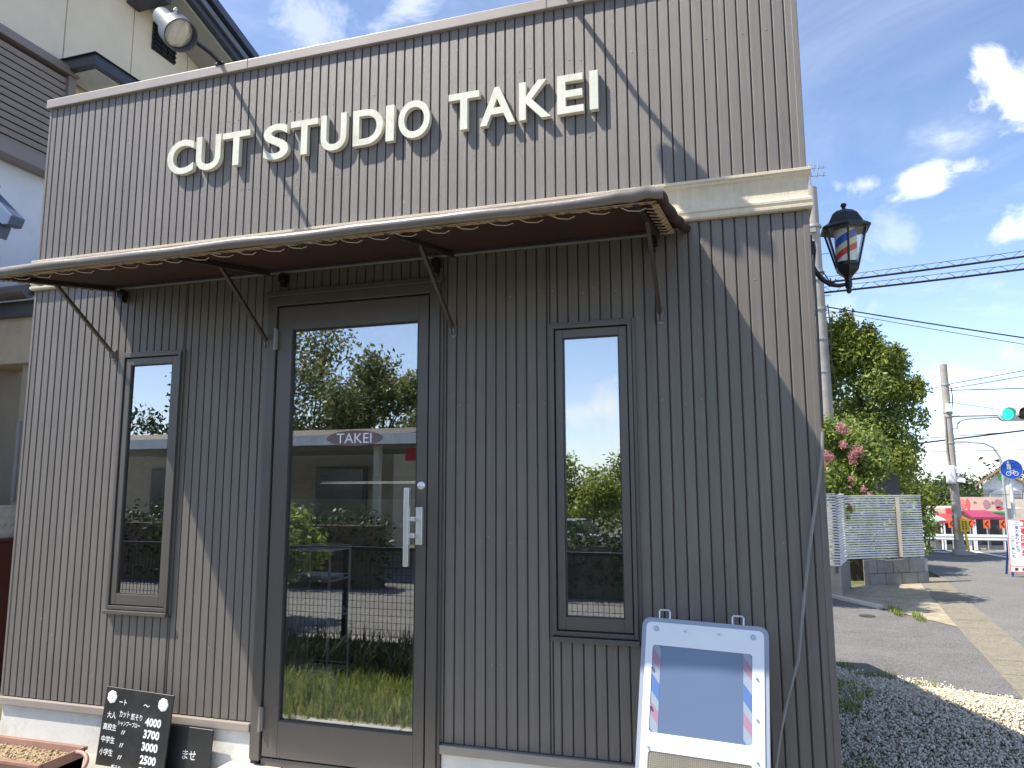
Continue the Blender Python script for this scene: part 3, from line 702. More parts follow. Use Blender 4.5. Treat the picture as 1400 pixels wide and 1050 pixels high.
for x in (-3.893, -2.810, -1.708, -.667):
    yr = -.43; zr = ZR+(ZF-ZR)*(yr/AY)-.022
    MB().bar((x, -.02, ZR-.020), (x, AY+.03, ZF-.012), .024, .022).build('rafter', DKBROWN, aw, bevel=.002)
    st = MB().bar((x, yr, zr), (x, -.016, 2.262), .018, .018).build('strut', mat('grey_brown_tube', (.095, .08, .07), .45, .2) if x < -3.8 else DKBROWN, aw, bevel=.002)
    mb = MB(); mb.box(x-.013, x+.013, -.008, .0, 2.222, 2.285); mb.box(x-.011, x-.006, -.035, -.008, 2.235, 2.275); mb.box(x+.006, x+.011, -.035, -.008, 2.235, 2.275)
    mb.tube([(x-.014, -.022, 2.258), (x+.014, -.022, 2.258)], .005, 8); mb.build('bracket', mat('dull_zinc', (.24, .235, .23), .5, .3), aw)
for x in (-3.84, -2.72, -1.80, -.69):
    mb = MB(); mb.box(x-.02, x+.02, -.045, 0, ZR-.075, ZR-.035); mb.box(x-.010, x+.010, -.038, 0, ZR-.10, ZR-.075); mb.box(x-.006, x+.006, -.04, -.02, ZR-.035, ZR-.008); mb.build('wall_bracket', BLACK, aw)

# ------------------------------------------------------------------ spotlights on the parapet
GREYP = mat('weathered_grey_paint', (.12, .128, .135), .5, .2, .5, .15, 25)
def spotlight(base, head, axis, label):
    t = thing('spotlight', label, 'spotlight', base, 'spotlights on arms along the parapet')
    b = Vector(base); h = Vector(head); a = Vector(axis).normalized()
    MB().box(b.x-.03, b.x+.03, -.028, .05, 3.9855, 3.998).build('base_plate', BLACK, t, bevel=.002)
    mid = b.lerp(h, .55)+Vector((0, 0, .02)); back = h-a*.05+Vector((.045, .0, .005))
    MB().tube([b+Vector((0, .0, 0)), b.lerp(mid, .5)+Vector((0, 0, .01)), mid, back], .0135, 10).build('arm', BLACK, t, 60)
    hd = MB().lathe([(.001, -.20), (.040, -.195), (.050, -.18), (.052, -.04), (.060, -.025), (.088, -.005), (.090, .080), (.084, .083), (.080, .07), (.078, -.004), (.001, -.005)], h, 28, a).build('lamp_head', GREYP, t, 35)
    MB().lathe([(.0785, .050), (.070, .054), (.045, .058), (.02, .060), (.001, .061)], h, 28, a).build('lens', glass_mat('lamp_lens', .10, (.92, .94, .94)), hd, 60)
    MB().lathe([(.0775, .040), (.070, .034), (.050, .012), (.030, .002), (.022, .026), (.012, .034), (.001, .036)], h, 28, a).build('reflector', mat('silver_reflector', (.85, .85, .84), .35, .5), hd, 60)
    sd_ = (a.cross(Vector((0, 0, 1)))).normalized(); upn = sd_.cross(a)
    MB().tube([h-a*.06+upn*.05+sd_*(-.0), h-a*.045+upn*.085+sd_*.02, h-a*.01+upn*.10+sd_*.04, h+a*.0+upn*.085+sd_*.05], .006, 8).build('yoke', STEEL, hd, 60)
A1 = Vector((.5*rt.x-.5*up.x, .5*rt.y-.5*up.y, .5*rt.z-.5*up.z))-.62*Vector((-.70, .74, .6))*.95
spotlight((-3.23, .0, 3.998), (-3.145, -.475, 3.912), A1, 'grey spotlight head on an arm above the left half of the parapet')
spotlight((-1.11, .0, 3.998), (-1.11, -.41, 4.02), (-.25, .5, -.8), 'grey spotlight on an arm above the right half of the parapet')

# ------------------------------------------------------------------ lantern with barber stripes
lan = thing('wall_lantern', 'black hexagonal lantern holding a striped barber pole at the corner', 'lantern', (.0, .25, 2.5))
LC = Vector((.183, .25, 0))
def P3(dx, dz): return (LC.x+dx, LC.y, dz)
HEX = math.pi/6
cap = MB().lathe([(.119, 2.668), (.121, 2.676), (.115, 2.682), (.088, 2.698), (.075, 2.722), (.062, 2.746), (.040, 2.764), (.014, 2.772), (.010, 2.776), (.008, 2.784), (.014, 2.790), (.015, 2.796), (.010, 2.803), (.001, 2.805)], LC, 6, ph=HEX).build('cap', BLACK, lan)
sk = MB().lathe([(.100, 2.640), (.108, 2.668), (.100, 2.671), (.092, 2.644)], LC, 6, ph=HEX)
mb = MB(); rt_, rb_, zt_, zb_ = .098, .052, 2.665, 2.490
for i in range(6):
    a = HEX+i*math.pi/3
    p = Vector((LC.x+rt_*math.cos(a), LC.y+rt_*math.sin(a), zt_)); q = Vector((LC.x+rb_*math.cos(a), LC.y+rb_*math.sin(a), zb_))
    MB().bar(p, q, .009, .008, (math.cos(a), math.sin(a), 0)).build('frame_bar', BLACK, lan, bevel=.001, seg=1)
    a2 = a+math.pi/3; e = .93
    pts = [(LC.x+rt_*e*math.cos(a), LC.y+rt_*e*math.sin(a), zt_), (LC.x+rt_*e*math.cos(a2), LC.y+rt_*e*math.sin(a2), zt_), (LC.x+rb_*e*math.cos(a2), LC.y+rb_*e*math.sin(a2), zb_), (LC.x+rb_*e*math.cos(a), LC.y+rb_*e*math.sin(a), zb_)]
    MB().add(pts, [(0, 1, 2, 3)]).build('pane', CLEAR, lan)
MB().lathe([(.008, 2.380), (.016, 2.392), (.018, 2.41), (.016, 2.425), (.018, 2.44), (.034, 2.455), (.052, 2.472), (.057, 2.490), (.052, 2.497), (.034, 2.5)], LC, 6, ph=HEX).build('cup', BLACK, lan)
MB().lathe([(.001, 2.362), (.009, 2.366), (.012, 2.374), (.009, 2.383)], LC, 14).build('finial', BLACK, lan, 60)
poleM = stripe_mat('barber_stripes', 'ANGLE', .150, [(0, (.68, .07, .04)), (.20, (.80, .74, .45)), (.40, (.03, .12, .60)), (.66, (.86, .85, .80))], -.0239)
pp = MB().lathe([(.047, -.08), (.050, .09)], (0, 0, 0), 32).build('barber_pole', poleM, None, 60); pp.parent = lan; pp.location = (LC.x, 0, .085); pp.rotation_euler = (0, 0, R(0))
MB().lathe([(.047, 2.494), (.048, 2.512), (.040, 2.514)], LC, 24).build('pole_collar', BLACK, lan)
mb = MB(); mb.box(.0065, .018, .235, .265, 2.46, 2.62); mb.build('back_plate', BLACK, lan, bevel=.003)
arm = MB(); arm.tube([(.012, .25, 2.575), (.022, .25, 2.535), (.040, .25, 2.485), (.070, .25, 2.44), (.105, .25, 2.412), (.140, .25, 2.404), (.180, .25, 2.408)], [.009, .011, .012, .0115, .011, .010, .009], 10); arm.build('arm', BLACK, lan, 60)
sc = MB(); sp = []
for i in range(15):
    a = i/14*4.2; r = .018*(1-i/20); sp.append((.122+r*math.cos(a+2.6), .25, 2.434+r*math.sin(a+2.6)))
sc.tube([(.052, .25, 2.475), (.075, .25, 2.478), (.09, .25, 2.45), (.10, .25, 2.43)]+sp, .003, 6); sc.build('scroll', BLACK, lan, 60)
# corner cable
cab = MB().tube([(.016, .12, 2.62), (.012, .06, 2.60), (.011, .02, 2.55), (.011, -.006, 2.45), (.0115, -.011, 2.2), (.010, -.012, 1.9), (.008, -.013, 1.72)], .0055, 8).build('black_cable', BLACK, None, 60)
tag(cab, 'thin black cable clipped down the right corner below the lantern', 'cable')
hose = MB().tube([(.006, -.016, 1.70), (.0, -.02, 1.62), (-.022, -.026, 1.48), (-.05, -.03, 1.34), (-.078, -.032, 1.18), (-.10, -.034, 1.04), (-.125, -.036, .87), (-.142, -.05, .76), (-.168, -.06, .68), (-.20, -.07, .58), (-.228, -.09, .47), (-.262, -.12, .30), (-.30, -.18, .12), (-.36, -.26, .02), (-.50, -.34, .012)], .0068, 10)
tag(hose.build('power_cord', mat('grey_cord', (.22, .215, .21), .5), None, 60), 'pale grey cord hanging down the wall beside the barber sign board', 'cord')

# ------------------------------------------------------------------ lit barber sign board leaning on the wall
bs = thing('sign_board', 'white barber sign board with striped window leaning against the wall', 'sign board', (-.548, -.44, .012))
ORG[bs.name] = Vector((0, 0, 0))
U, V, Nn = (1, 0, 0), (0, 0, 1), (0, -1, 0)
BW, BH = .510, .938
cl = mat('clear_grey_acrylic_edge', (.30, .33, .40), .2, 0, .6, .05)
MB().prism(rrect(BW, BH, .035, 6, 0, BH/2), (0, 0, 0), U, V, (0, .10, 0)).build('case', cl, bs, bevel=.004)
scr = (-.008, .660, .398, .335)
mesh_r = (-.008, .240, .398, .37)
MB().prism(rrect(BW-.036, BH-.036, .022, 5, 0, BH/2), (0, -.006, 0), U, V, (0, .0055, 0), holes=[rrect(scr[2], scr[3], .012, 4, scr[0], scr[1]), rrect(mesh_r[2], mesh_r[3], .012, 4, mesh_r[0], mesh_r[1])]).build('face_panel', mat('white_gloss_panel', (.80, .82, .84), .12, 0, .5, .03, 6, coat=.5), bs, bevel=.0012, seg=1)
scm = mat('blue_grey_gloss_screen', (.095, .13, .21), .10, 0, .8, .05, 3, coat=1.)
MB().prism(rrect(scr[2], scr[3], .012, 4, scr[0], scr[1]), (0, -.0016, 0), U, V, (0, .001, 0)).build('screen', scm, bs)
strm = stripe_mat('printed_barber_stripes', 0, .205, [(0, (.09, .16, .38)), (.17, (.27, .32, .40)), (.42, (.34, .19, .27)), (.66, (.27, .32, .39)), (.85, (.09, .16, .38))], 1.25)
for sx in (-1, 1):
    o = MB().box(-.0165, .0165, -.0008, .0, -scr[3]/2+.001, scr[3]/2-.001).build('stripe_band', strm, None); o.parent = bs; o.location = (scr[0]+sx*(scr[2]/2-.018), -.0018, scr[1])
mb = MB()
for i in range(50): mb.box(-.206+i*.008, -.2048+i*.008, -.004, -.002, .057, .424)
for i in range(46): mb.box(-.206, .19, -.0028, -.0012, .058+i*.008, .0592+i*.008)
mb.build('speaker_mesh', mat('wire_mesh_metal', (.42, .40, .33), .5, .3), bs, kind='stuff')
MB().box(-.206, .190, -.0006, .0, .057, .424).build('mesh_backing', mat('mesh_backing', (.30, .27, .19), .8), bs)
bolt = mat('chrome_bolt', (.6, .62, .66), .25, .6)
for x, z, r in [(-.195, .893, .011), (.195, .893, .011)]: MB().lathe([(r, 0), (r, .004), (r*.7, .007), (.001, .0075)], (x, -.006, z), 16, Nn).build('corner_cap', mat('pale_blue_plastic_cap', (.42, .52, .62), .3), bs, 50)
for x, z in [(-.075, .893), (.06, .893), (-.207, .74), (-.207, .59), (-.207, .44), (.207, .74), (.207, .59), (.207, .44), (-.207, .29), (.207, .29)]:
    MB().lathe([(.0055, 0), (.0055, .006), (.004, .010), (.001, .011)], (x, -.006, z), 10, Nn).build('bolt', bolt, bs, 50)
for x in (-.165, .135):
    MB().tube([(x-.02, .03, BH-.06), (x-.022, .02, BH+.03), (x-.018, .018, BH+.036), (x+.018, .018, BH+.036), (x+.022, .02, BH+.03), (x+.02, .03, BH-.06)], .0042, 8).build('handle', STEEL, bs, 60)
bs.rotation_euler = (R(-17), R(1.8), R(-2.0))

# ------------------------------------------------------------------ chalkboards and planter
SLATE = mat('black_chalkboard', (.022, .023, .024), .42, 0, .5, .3, 9, .05, 60, dirt=(.05, .052, .055), dscale=5)
CHALK = mat('white_chalk_paint', (.72, .74, .75), .8, 0, .2, .15, 60)
def board(name, label, loc, w, h, lean, yaw, roll, group=None):
    t = thing(name, label, 'chalkboard', loc, group); ORG[t.name] = Vector()
    MB().box(-w/2, w/2, 0, .010, 0, h).build('panel', SLATE, t, bevel=.0015, seg=1)
    t.rotation_euler = (R(lean), R(roll), R(yaw)); return t
b1 = board('price_board', 'tall black chalkboard price list with white numerals and two round paper flowers', (-3.492, -.14, -.235), .455, .625, -5, -1, 1.6)
mb = MB(); rows = [('大人', .485), ('高校生', .425), ('中学生', .362), ('小学生', .300), ('白髪染', .185)]
def tx(s, x, z, w=None, h=None, off=.008): put_text(mb, s, (x, 0, z), U, V, Nn, w=w, h=h, depth=.0012, offset=off)
for s, z in rows: tx(s, -.165, z, w=.030*len(s), h=.034)
tx('カット', -.078, .498, w=.068, h=.034); tx('顔そり', .005, .492, w=.075, h=.032); tx('シャンプーブロー', -.04, .452, w=.15, h=.026)
for z in (.408, .345, .285): tx('〃', -.07, z, w=.026, h=.022)
tx('顔そり', -.085, .232, w=.062, h=.026); tx('無し', -.005, .226, w=.042, h=.026)
for s, z in (('4000', .478), ('3700', .418), ('3000', .357), ('2500', .294), ('2300', .236), ('1500', .172)): tx(s, .118, z, w=.105, h=.044, off=.035)
tx('ート', -.10, .556, w=.05, h=.028); tx('〜', .06, .556, w=.04, h=.012)
for a in range(3): mb.box(-.20, -.13, -.0012, 0, .05+a*.045, .053+a*.045)
mb.build('chalk_writing', CHALK, b1, kind='stuff')
for x, z in ((-.178, .575), (.168, .572)):
    m2 = MB()
    for k in range(7):
        a = k*2*math.pi/7; m2.lathe([(.017, 0), (.014, .003), (.001, .005)], (x+.017*math.cos(a), -.001, z+.017*math.sin(a)), 10, Nn)
    m2.lathe([(.016, 0), (.012, .005), (.001, .007)], (x, -.001, z), 10, Nn); m2.build('paper_flower', mat('white_paper', (.78, .80, .80), .8, 0, .2, .12, 50), b1)
b2 = board('welcome_board', 'lower black chalkboard standing behind the price list beside the door', (-3.245, -.075, -.19), .44, .41, -4, -1, .6)
mb = MB(); tx('ませ', .085, .275, w=.085, h=.046, off=.0)
cat = [(.065, .10), (.062, .16), (.070, .185), (.085, .170), (.10, .185), (.112, .168), (.130, .186), (.138, .16), (.128, .12), (.12, .09)]
mb.tube([(x+.02, -.001, z) for x, z in cat], .0016, 5); mb.build('chalk_writing', CHALK, b2, kind='stuff')
TERRA = mat('brown_plastic_planter', (.30, .17, .13), .6, 0, .4, .12, 10, .1, 60)
pl = thing('planter', 'long brown trough planter filled with dry soil below the wall', 'planter', (-4.12, -.38, 0))
mb = MB(); prof = [(-.10, 0), (.10, 0), (.128, .13), (.142, .13), (.142, .148), (.118, .148), (.112, .105), (-.112, .105), (-.118, .148), (-.142, .148), (-.142, .13), (-.128, .13)]
mb.prism(prof, (-4.62, -.40, 0), (0, 1, 0), (0, 0, 1), (1.0, 0, 0)); 
for x in (-4.62, -3.632): mb.prism([(-.10, 0), (.10, 0), (.13, .148), (-.13, .148)], (x, -.40, 0), (0, 1, 0), (0, 0, 1), (.012, 0, 0))
mb.build('trough', TERRA, pl, bevel=.003)
MB().box(-4.60, -3.64, -.505, -.295, .10, .118).build('soil', mat('dry_soil', (.33, .25, .15), .95, 0, .1, .3, 60, .8, 90), pl)
def sreg(n): return np.stack([-4.60+.96*RNG.random(n), -.505+.21*RNG.random(n), .118+.006*RNG.random(n)], 1)
v, f, ti = rocks(900, sreg, .004, .012); np_mesh('soil_crumbs', v, f, mat('tan_crumbs', (.3, .2, .1), .9, attr=[(.30, .22, .13), (.45, .36, .23)]), pl, ti, 'stuff')
ring = MB(); ring.tube([(-3.60+.075*math.cos(a), -.36+.035*math.sin(a), .095+.045*math.sin(a)) for a in np.linspace(-.4, 3.5, 18)], .011, 8)
tag(ring.build('hose_loop', mat('pinkish_brown_rubber', (.38, .22, .18), .5), None, 60), 'short loop of pinkish brown hose at the end of the planter', 'hose')

# ------------------------------------------------------------------ inside the salon, seen through the glass
def rack():
    t = thing('magazine_rack', 'chrome wire shelf rack with papers behind the glass door', 'rack', (-2.88, .7, .08))
    for x in (-3.03, -2.74):
        for y in (.58, .82): MB().tube([(x, y, .08), (x, y, 1.10)], .008, 8).build('post', RACKW, t, 60)
    for z in (.36, .68, .90, 1.08):
        mb = MB()
        for y in np.linspace(.58, .82, 9): mb.tube([(-3.03, y, z), (-2.74, y, z)], .0025, 5)
        for y in (.58, .82):
            for dz in (0, .022): mb.tube([(-3.03, y, z+dz), (-2.74, y, z+dz)], .0035, 5)
        for x in (-3.03, -2.74): mb.tube([(x, .58, z), (x, .82, z)], .0035, 5)
        mb.build('shelf', RACKW, t)
RACKW = mat('bright_wire_coating', (.82, .82, .80), .3, .1)
RACK_T = rack()
PAPER = mat('folded_newsprint', (.78, .77, .72), .8, 0, .2, .15, 30)
for i, (z, n) in enumerate(((.69, 6), (.91, 1))):
    for k in range(n):
        a = random.uniform(-.08, .08); c, s = math.cos(a), math.sin(a)
        o = MB().obox((-2.885+random.uniform(-.01, .01), .70, z+.012+k*.022), (.125*c, .125*s, random.uniform(-.004, .004)), (-.09*s, .09*c, 0), (0, 0, .009)).build('newspaper', PAPER, None, bevel=.002)
        tag(o, ['bottom', 'second lowest', 'third lowest', 'third highest', 'second highest', 'topmost'][k]+' folded newspaper of the stack on the lower rack shelf' if i == 0 else 'single folded newspaper lying on the upper rack shelf', 'newspaper', 'newspapers stacked on the lower shelf' if i == 0 else None)
t = thing('basket', 'blue plastic basket standing under the wire rack', 'basket', (-2.90, .70, .08))
mb = MB(); w0, w1 = .09, .115
for a in range(12):
    x = -1+2*a/11
    for sy in (-1, 1): mb.bar((-2.9+w0*x, .7+sy*w0*.8, .085), (-2.9+w1*x, .7+sy*w1*.8, .30), .014, .005, (0, 1, 0))
    for sx in (-1, 1): mb.bar((-2.9+sx*w0, .7+w0*.8*x, .085), (-2.9+sx*w1, .7+w1*.8*x, .30), .014, .005, (1, 0, 0))
BLUEP = mat('blue_plastic', (.03, .08, .70), .4); mb.build('side', BLUEP, t)
MB().box(-2.99, -2.81, .628, .772, .08, .087).build('bottom', BLUEP, t)
mb = MB()
for z in (.17, .295):
    q = w0+(w1-w0)*(z-.085)/.215
    for sy in (-1, 1): mb.box(-2.9-q, -2.9+q, .7+sy*q*.8-.005, .7+sy*q*.8+.005, z, z+.02)
    for sx in (-1, 1): mb.box(-2.9+sx*q-.005, -2.9+sx*q+.005, .7-q*.8+.006, .7+q*.8-.006, z, z+.02)
mb.build('rim', BLUEP, t)
t = thing('partition', 'dark brown round-shouldered partition panel behind the rack', 'partition', (-2.95, 1.3, .08))
arc = [(-.40, 0), (.40, 0), (.40, .95)]+[(.40-.24+.24*math.cos(a), .95+.22*math.sin(a)) for a in np.linspace(.1, math.pi/2, 8)]+[(-.40, 1.17)]
MB().prism(arc, (-2.95, 1.3, .08), U, V, (0, .05, 0)).build('panel', mat('dark_walnut', (.045, .028, .02), .5), t, bevel=.004)
MB().box(-3.35, -2.55, 1.29, 1.36, .078, .12).build('foot', BLACK, t)
t = thing('barber_chair', 'black padded barber chair inside behind the left slit window', 'chair', (-3.95, .95, .08))
LEA = mat('black_vinyl', (.015, .015, .017), .35)
MB().lathe([(.25, 0), (.24, .02), (.06, .05), (.045, .10), (.045, .40), (.10, .42)], (-3.95, .95, .08), 20).build('base', STEEL, t, 40)
MB().box(-4.20, -3.70, .70, 1.20, .50, .62).build('seat', LEA, t, bevel=.04)
MB().prism(rrect(.50, .62, .12, 6), (-3.95, 1.2, .90), U, V, (0, .10, 0)).build('backrest', LEA, t, bevel=.03)
for sx in (-1, 1): MB().box(-3.95+sx*.29-.035, -3.95+sx*.29+.035, .78, 1.2, .70, .76).build('armrest', LEA, t, bevel=.015)
mb = MB()
for i in range(15):
    mb.bar((-3.80+i*.026, .085+.012*(i % 2), 2.2), (-3.80+i*.026, .085+.012*(i % 2), 1.62+.02*(i % 3)), .016, .004, (0, 1, 0))
tag(mb.build('window_blind', mat('translucent_blind', (.45, .48, .50), .6), None), 'pale ribbed blind hanging inside the left slit window', 'blind')

# ------------------------------------------------------------------ neighbouring house on the left
house = thing('neighbour_house', 'two-storey beige rendered house with brown shutter box and dark gable eaves', 'house', (-8, 2, 0))
HX = -6.4
BEIGE = mat('beige_wall_render', (.90, .75, .57), .8, 0, .3, .07, 1.5, .3, 120, dirt=(.70, .60, .46), dscale=1.1)
PALE = mat('pale_lilac_wall_render', (.80, .77, .78), .8, 0, .3, .07, 1.5, .3, 120, dirt=(.68, .65, .65), dscale=1.1)
DKTRIM = mat('blue_black_eave_trim', (.05, .056, .072), .32, 0, .5, .1, 8)
SOFF = mat('pale_grey_soffit', (.48, .46, .43), .8, var=.05)
def roofz(y): return 6.66-.30*(y-2.72)
ye = [.30, .77, 1.57, 2.37, 3.18, 3.98, 4.78]
for a, b in zip(ye, ye[1:]):
    z0 = 4.302
    MB().prism([(a+.006, z0), (b-.006, z0), (b-.006, roofz(b-.006)), (a+.006, roofz(a+.006))], (HX-.03, 0, 0), (0, 1, 0), V, (.03, 0, 0)).build('wall_panel', BEIGE, house, bevel=.004, seg=1)
MB().prism([(.30, 0), (4.78, 0), (4.78, roofz(4.78)), (.30, roofz(.30))], (HX-.2, 0, 0), (0, 1, 0), V, (.165, 0, 0)).build('wall', mat('render_joint', (.33, .285, .23), .85), house)
MB().box(HX-.03, HX+.004, .28, 4.78, 2.95, 4.298).build('lower_wall', PALE, house)
MB().box(HX-.03, HX+.006, .28, 4.78, 0, 2.948).build('base_wall', mat('tan_base_render', (.40, .33, .25), .85, var=.06), house)
# verge: soffit, barge boards, roof slab
for dz, x1, th, mt_, nm in ((0, -5.93, .03, SOFF, 'soffit'), (.03, -5.865, .22, DKTRIM, 'barge_board'), (.25, -5.80, .10, mat('blue_grey_roof_edge', (.075, .085, .125), .4, var=.1), 'roof')):
    x0 = HX-.3 if nm != 'barge_board' else -5.925
    ya, yb = .1, 5.0
    MB().prism([(ya, roofz(ya)+dz), (yb, roofz(yb)+dz), (yb, roofz(yb)+dz+th), (ya, roofz(ya)+dz+th)], (x0, 0, 0), (0, 1, 0), V, (x1-x0, 0, 0)).build(nm, mt_, house, bevel=.004)
MB().prism([(.1, roofz(.1)+.12), (5, roofz(5)+.12), (5, roofz(5)+.19), (.1, roofz(.1)+.19)], (-5.86, 0, 0), (0, 1, 0), V, (.03, 0, 0)).build('barge_strip', mat('mid_grey_trim', (.16, .17, .19), .45), house)
for y in (.9, 2.25, 3.55, 4.6):
    MB().box(HX, -5.97, y, y+.17, roofz(y)-.22, roofz(y)-.03).build('purlin', DKTRIM, house, bevel=.004)
# shutter box with louvres
SHB = mat('brown_shutter_metal', (.27, .215, .19), .45, .1, .5, .06)
mb = MB(); mb.box(HX+.005, HX+.16, 1.52, 1.60, 4.42, 5.32); mb.box(HX+.005, HX+.18, .3, 1.61, 5.32, 5.40); mb.box(HX+.005, HX+.17, .3, 1.60, 4.30, 4.42); mb.box(HX+.005, HX+.06, .3, 1.52, 4.42, 5.32)
sb = mb.build('shutter_box', SHB, house, bevel=.004)
for i in range(13): MB().obox((HX+.095, .91, 4.455+i*.068), (0, .61, 0), (.034, 0, -.012), (.006, 0, .024)).build('louvre', SHB, sb)
# bay hood
mb = MB(); mb.prism([(1.50, 5.36), (3.2, 5.36), (3.2, 5.47), (1.50, 5.47)], (HX+.002, 0, 0), (0, 1, 0), V, (.48, 0, 0)); mb.add([(HX, 1.47, 5.47), (-5.89, 1.47, 5.47), (-5.89, 3.2, 5.47), (HX, 3.2, 5.47), (HX, 1.7, 5.58), (HX, 3.2, 5.58)], [(0, 1, 2, 3), (0, 1, 4), (1, 2, 5, 4)])
hd = mb.build('hood', DKTRIM, house, bevel=.006)
MB().box(HX+.04, -5.98, 1.56, 3.15, 5.345, 5.359).build('hood_soffit', mat('pale_sage_board', (.66, .67, .62), .8), hd)
mb = MB(); mb.box(HX+.001, HX+.02, 2.62, 2.96, 6.28, 6.60, 0)
vt = mb.build('vent', mat('vent_dark', (.02, .02, .022), .6), house)
mb = MB()
for i in range(6): mb.box(HX+.02, HX+.035, 2.62, 2.96, 6.29+i*.056, 6.31+i*.056)
for i in range(4): mb.box(HX+.02, HX+.035, 2.64+i*.095, 2.66+i*.095, 6.28, 6.6)
mb.build('vent_grille', BLACK, vt)
# blue glazed tile verge poking in from the left
TILEB = mat('blue_glazed_roof_tile', (.10, .14, .23), .3, 0, .6, .12, 9)
rl = thing('small_tiled_roof', 'corner of a blue glazed tile roof jutting in front of the pale wall', 'roof', (-6.3, .4, 3.5))
for poly in ([(-6.39, 4.37), (-5.27, 3.41), (-5.30, 3.345), (-5.36, 3.35), (-6.39, 4.22)], [(-6.39, 4.20), (-5.40, 3.36), (-5.44, 3.27), (-6.39, 4.05)], [(-6.39, 4.03), (-5.50, 3.25), (-5.55, 3.17), (-6.39, 3.86)]):
    MB().prism(poly, (0, .34, 0), (1, 0, 0), V, (0, .11, 0)).build('verge_tile', TILEB, rl, bevel=.008)
MB().tube([(-6.39, .36, 4.42), (-5.50, .36, 3.66)], .045, 10).build('ridge_tile', TILEB, rl, 50)
# porch with tiled lean-to roof
por = thing('porch', 'beige entrance porch with brown gutter and silver tiled lean-to roof', 'porch', (-6.5, 1.2, 0))
TILES = mat('silver_grey_roof_tile', (.52, .55, .60), .3, 0, .6, .12, 12)
for r in range(4):
    for i in range(11):
        x = -8.2+i*.235; y = .98+r*.24; z = 3.13+r*.115
        MB().prism([(0, 0), (.06, .035), (.115, .02), (.235, .0), (.235, -.018), (0, -.018)], (x, y-.02, z), (1, 0, 0), V, (0, .255, .118)).build('roof_tile', TILES, por)
MB().prism([(.93, 3.05), (2.1, 3.60), (2.1, 3.50), (.93, 3.00)], (-8.3, 0, 0), (0, 1, 0), V, (2.60, 0, 0)).build('roof_deck', DKTRIM, por)
gt = MB().tube([(-8.4, .90, 3.015), (-5.74, .90, 3.03)], .058, 14).build('gutter', mat('brown_pvc_gutter', (.09, .07, .062), .35), por, 60)
MB().box(-8.3, -5.76, .99, 1.04, 2.86, 2.985).build('fascia', mat('dark_slate_fascia', (.06, .065, .072), .5), por)
MB().box(-8.3, -5.76, 1.05, 1.40, 2.48, 2.88).build('lintel', mat('tan_porch_wall', (.46, .38, .27), .8), por)
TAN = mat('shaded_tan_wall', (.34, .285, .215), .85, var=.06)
MB().box(-8.3, -5.3, 2.0, 2.1, 0, 2.9).build('recess_wall', TAN, por)
MB().box(-5.99, -5.80, 1.10, 1.36, 0, 2.48).build('porch_post', TAN, por, bevel=.004)
MB().tube([(-5.885, 1.03, 2.0), (-5.885, 1.03, 1.36)], .018, 8).build('conduit', mat('grey_conduit', (.22, .21, .20), .5), por, 60)
cabi = thing('cupboard', 'dark red wooden cupboard with a curved metal pull beside the shop corner', 'cupboard', (-5.75, .9, 0))
REDW = mat('dark_red_stained_wood', (.085, .025, .018), .4, 0, .5, .25, 14, .15, 60)
MB().box(-6.5, -5.70, .74, 1.04, .05, 1.06).build('body', REDW, cabi, bevel=.004)
for x0, x1 in ((-6.46, -6.11), (-6.095, -5.74)): MB().box(x0, x1, .722, .739, .10, 1.0).build('door_leaf', REDW, cabi, bevel=.004)
MB().box(-6.52, -5.68, .71, 1.05, 1.061, 1.085).build('top', REDW, cabi, bevel=.003)
MB().tube([(-5.80, .72, .62), (-5.80, .685, .60), (-5.80, .675, .52), (-5.80, .685, .44), (-5.80, .72, .42)], .009, 8).build('pull', STEEL, cabi, 60)
mbx = thing('storage_tin', 'weathered grey metal box sitting on the red cupboard', 'box', (-5.9, .88, 1.085))
MB().box(-6.2, -5.72, .76, .98, 1.085, 1.33).build('body', mat('rusty_pale_metal', (.55, .52, .46), .5, .2, .5, .2, 20, dirt=(.28, .2, .13), dscale=14), mbx, bevel=.006)
MB().box(-6.1, -5.80, .752, .759, 1.11, 1.22).build('window', mat('dull_blue_glass', (.16, .18, .22), .25), mbx)

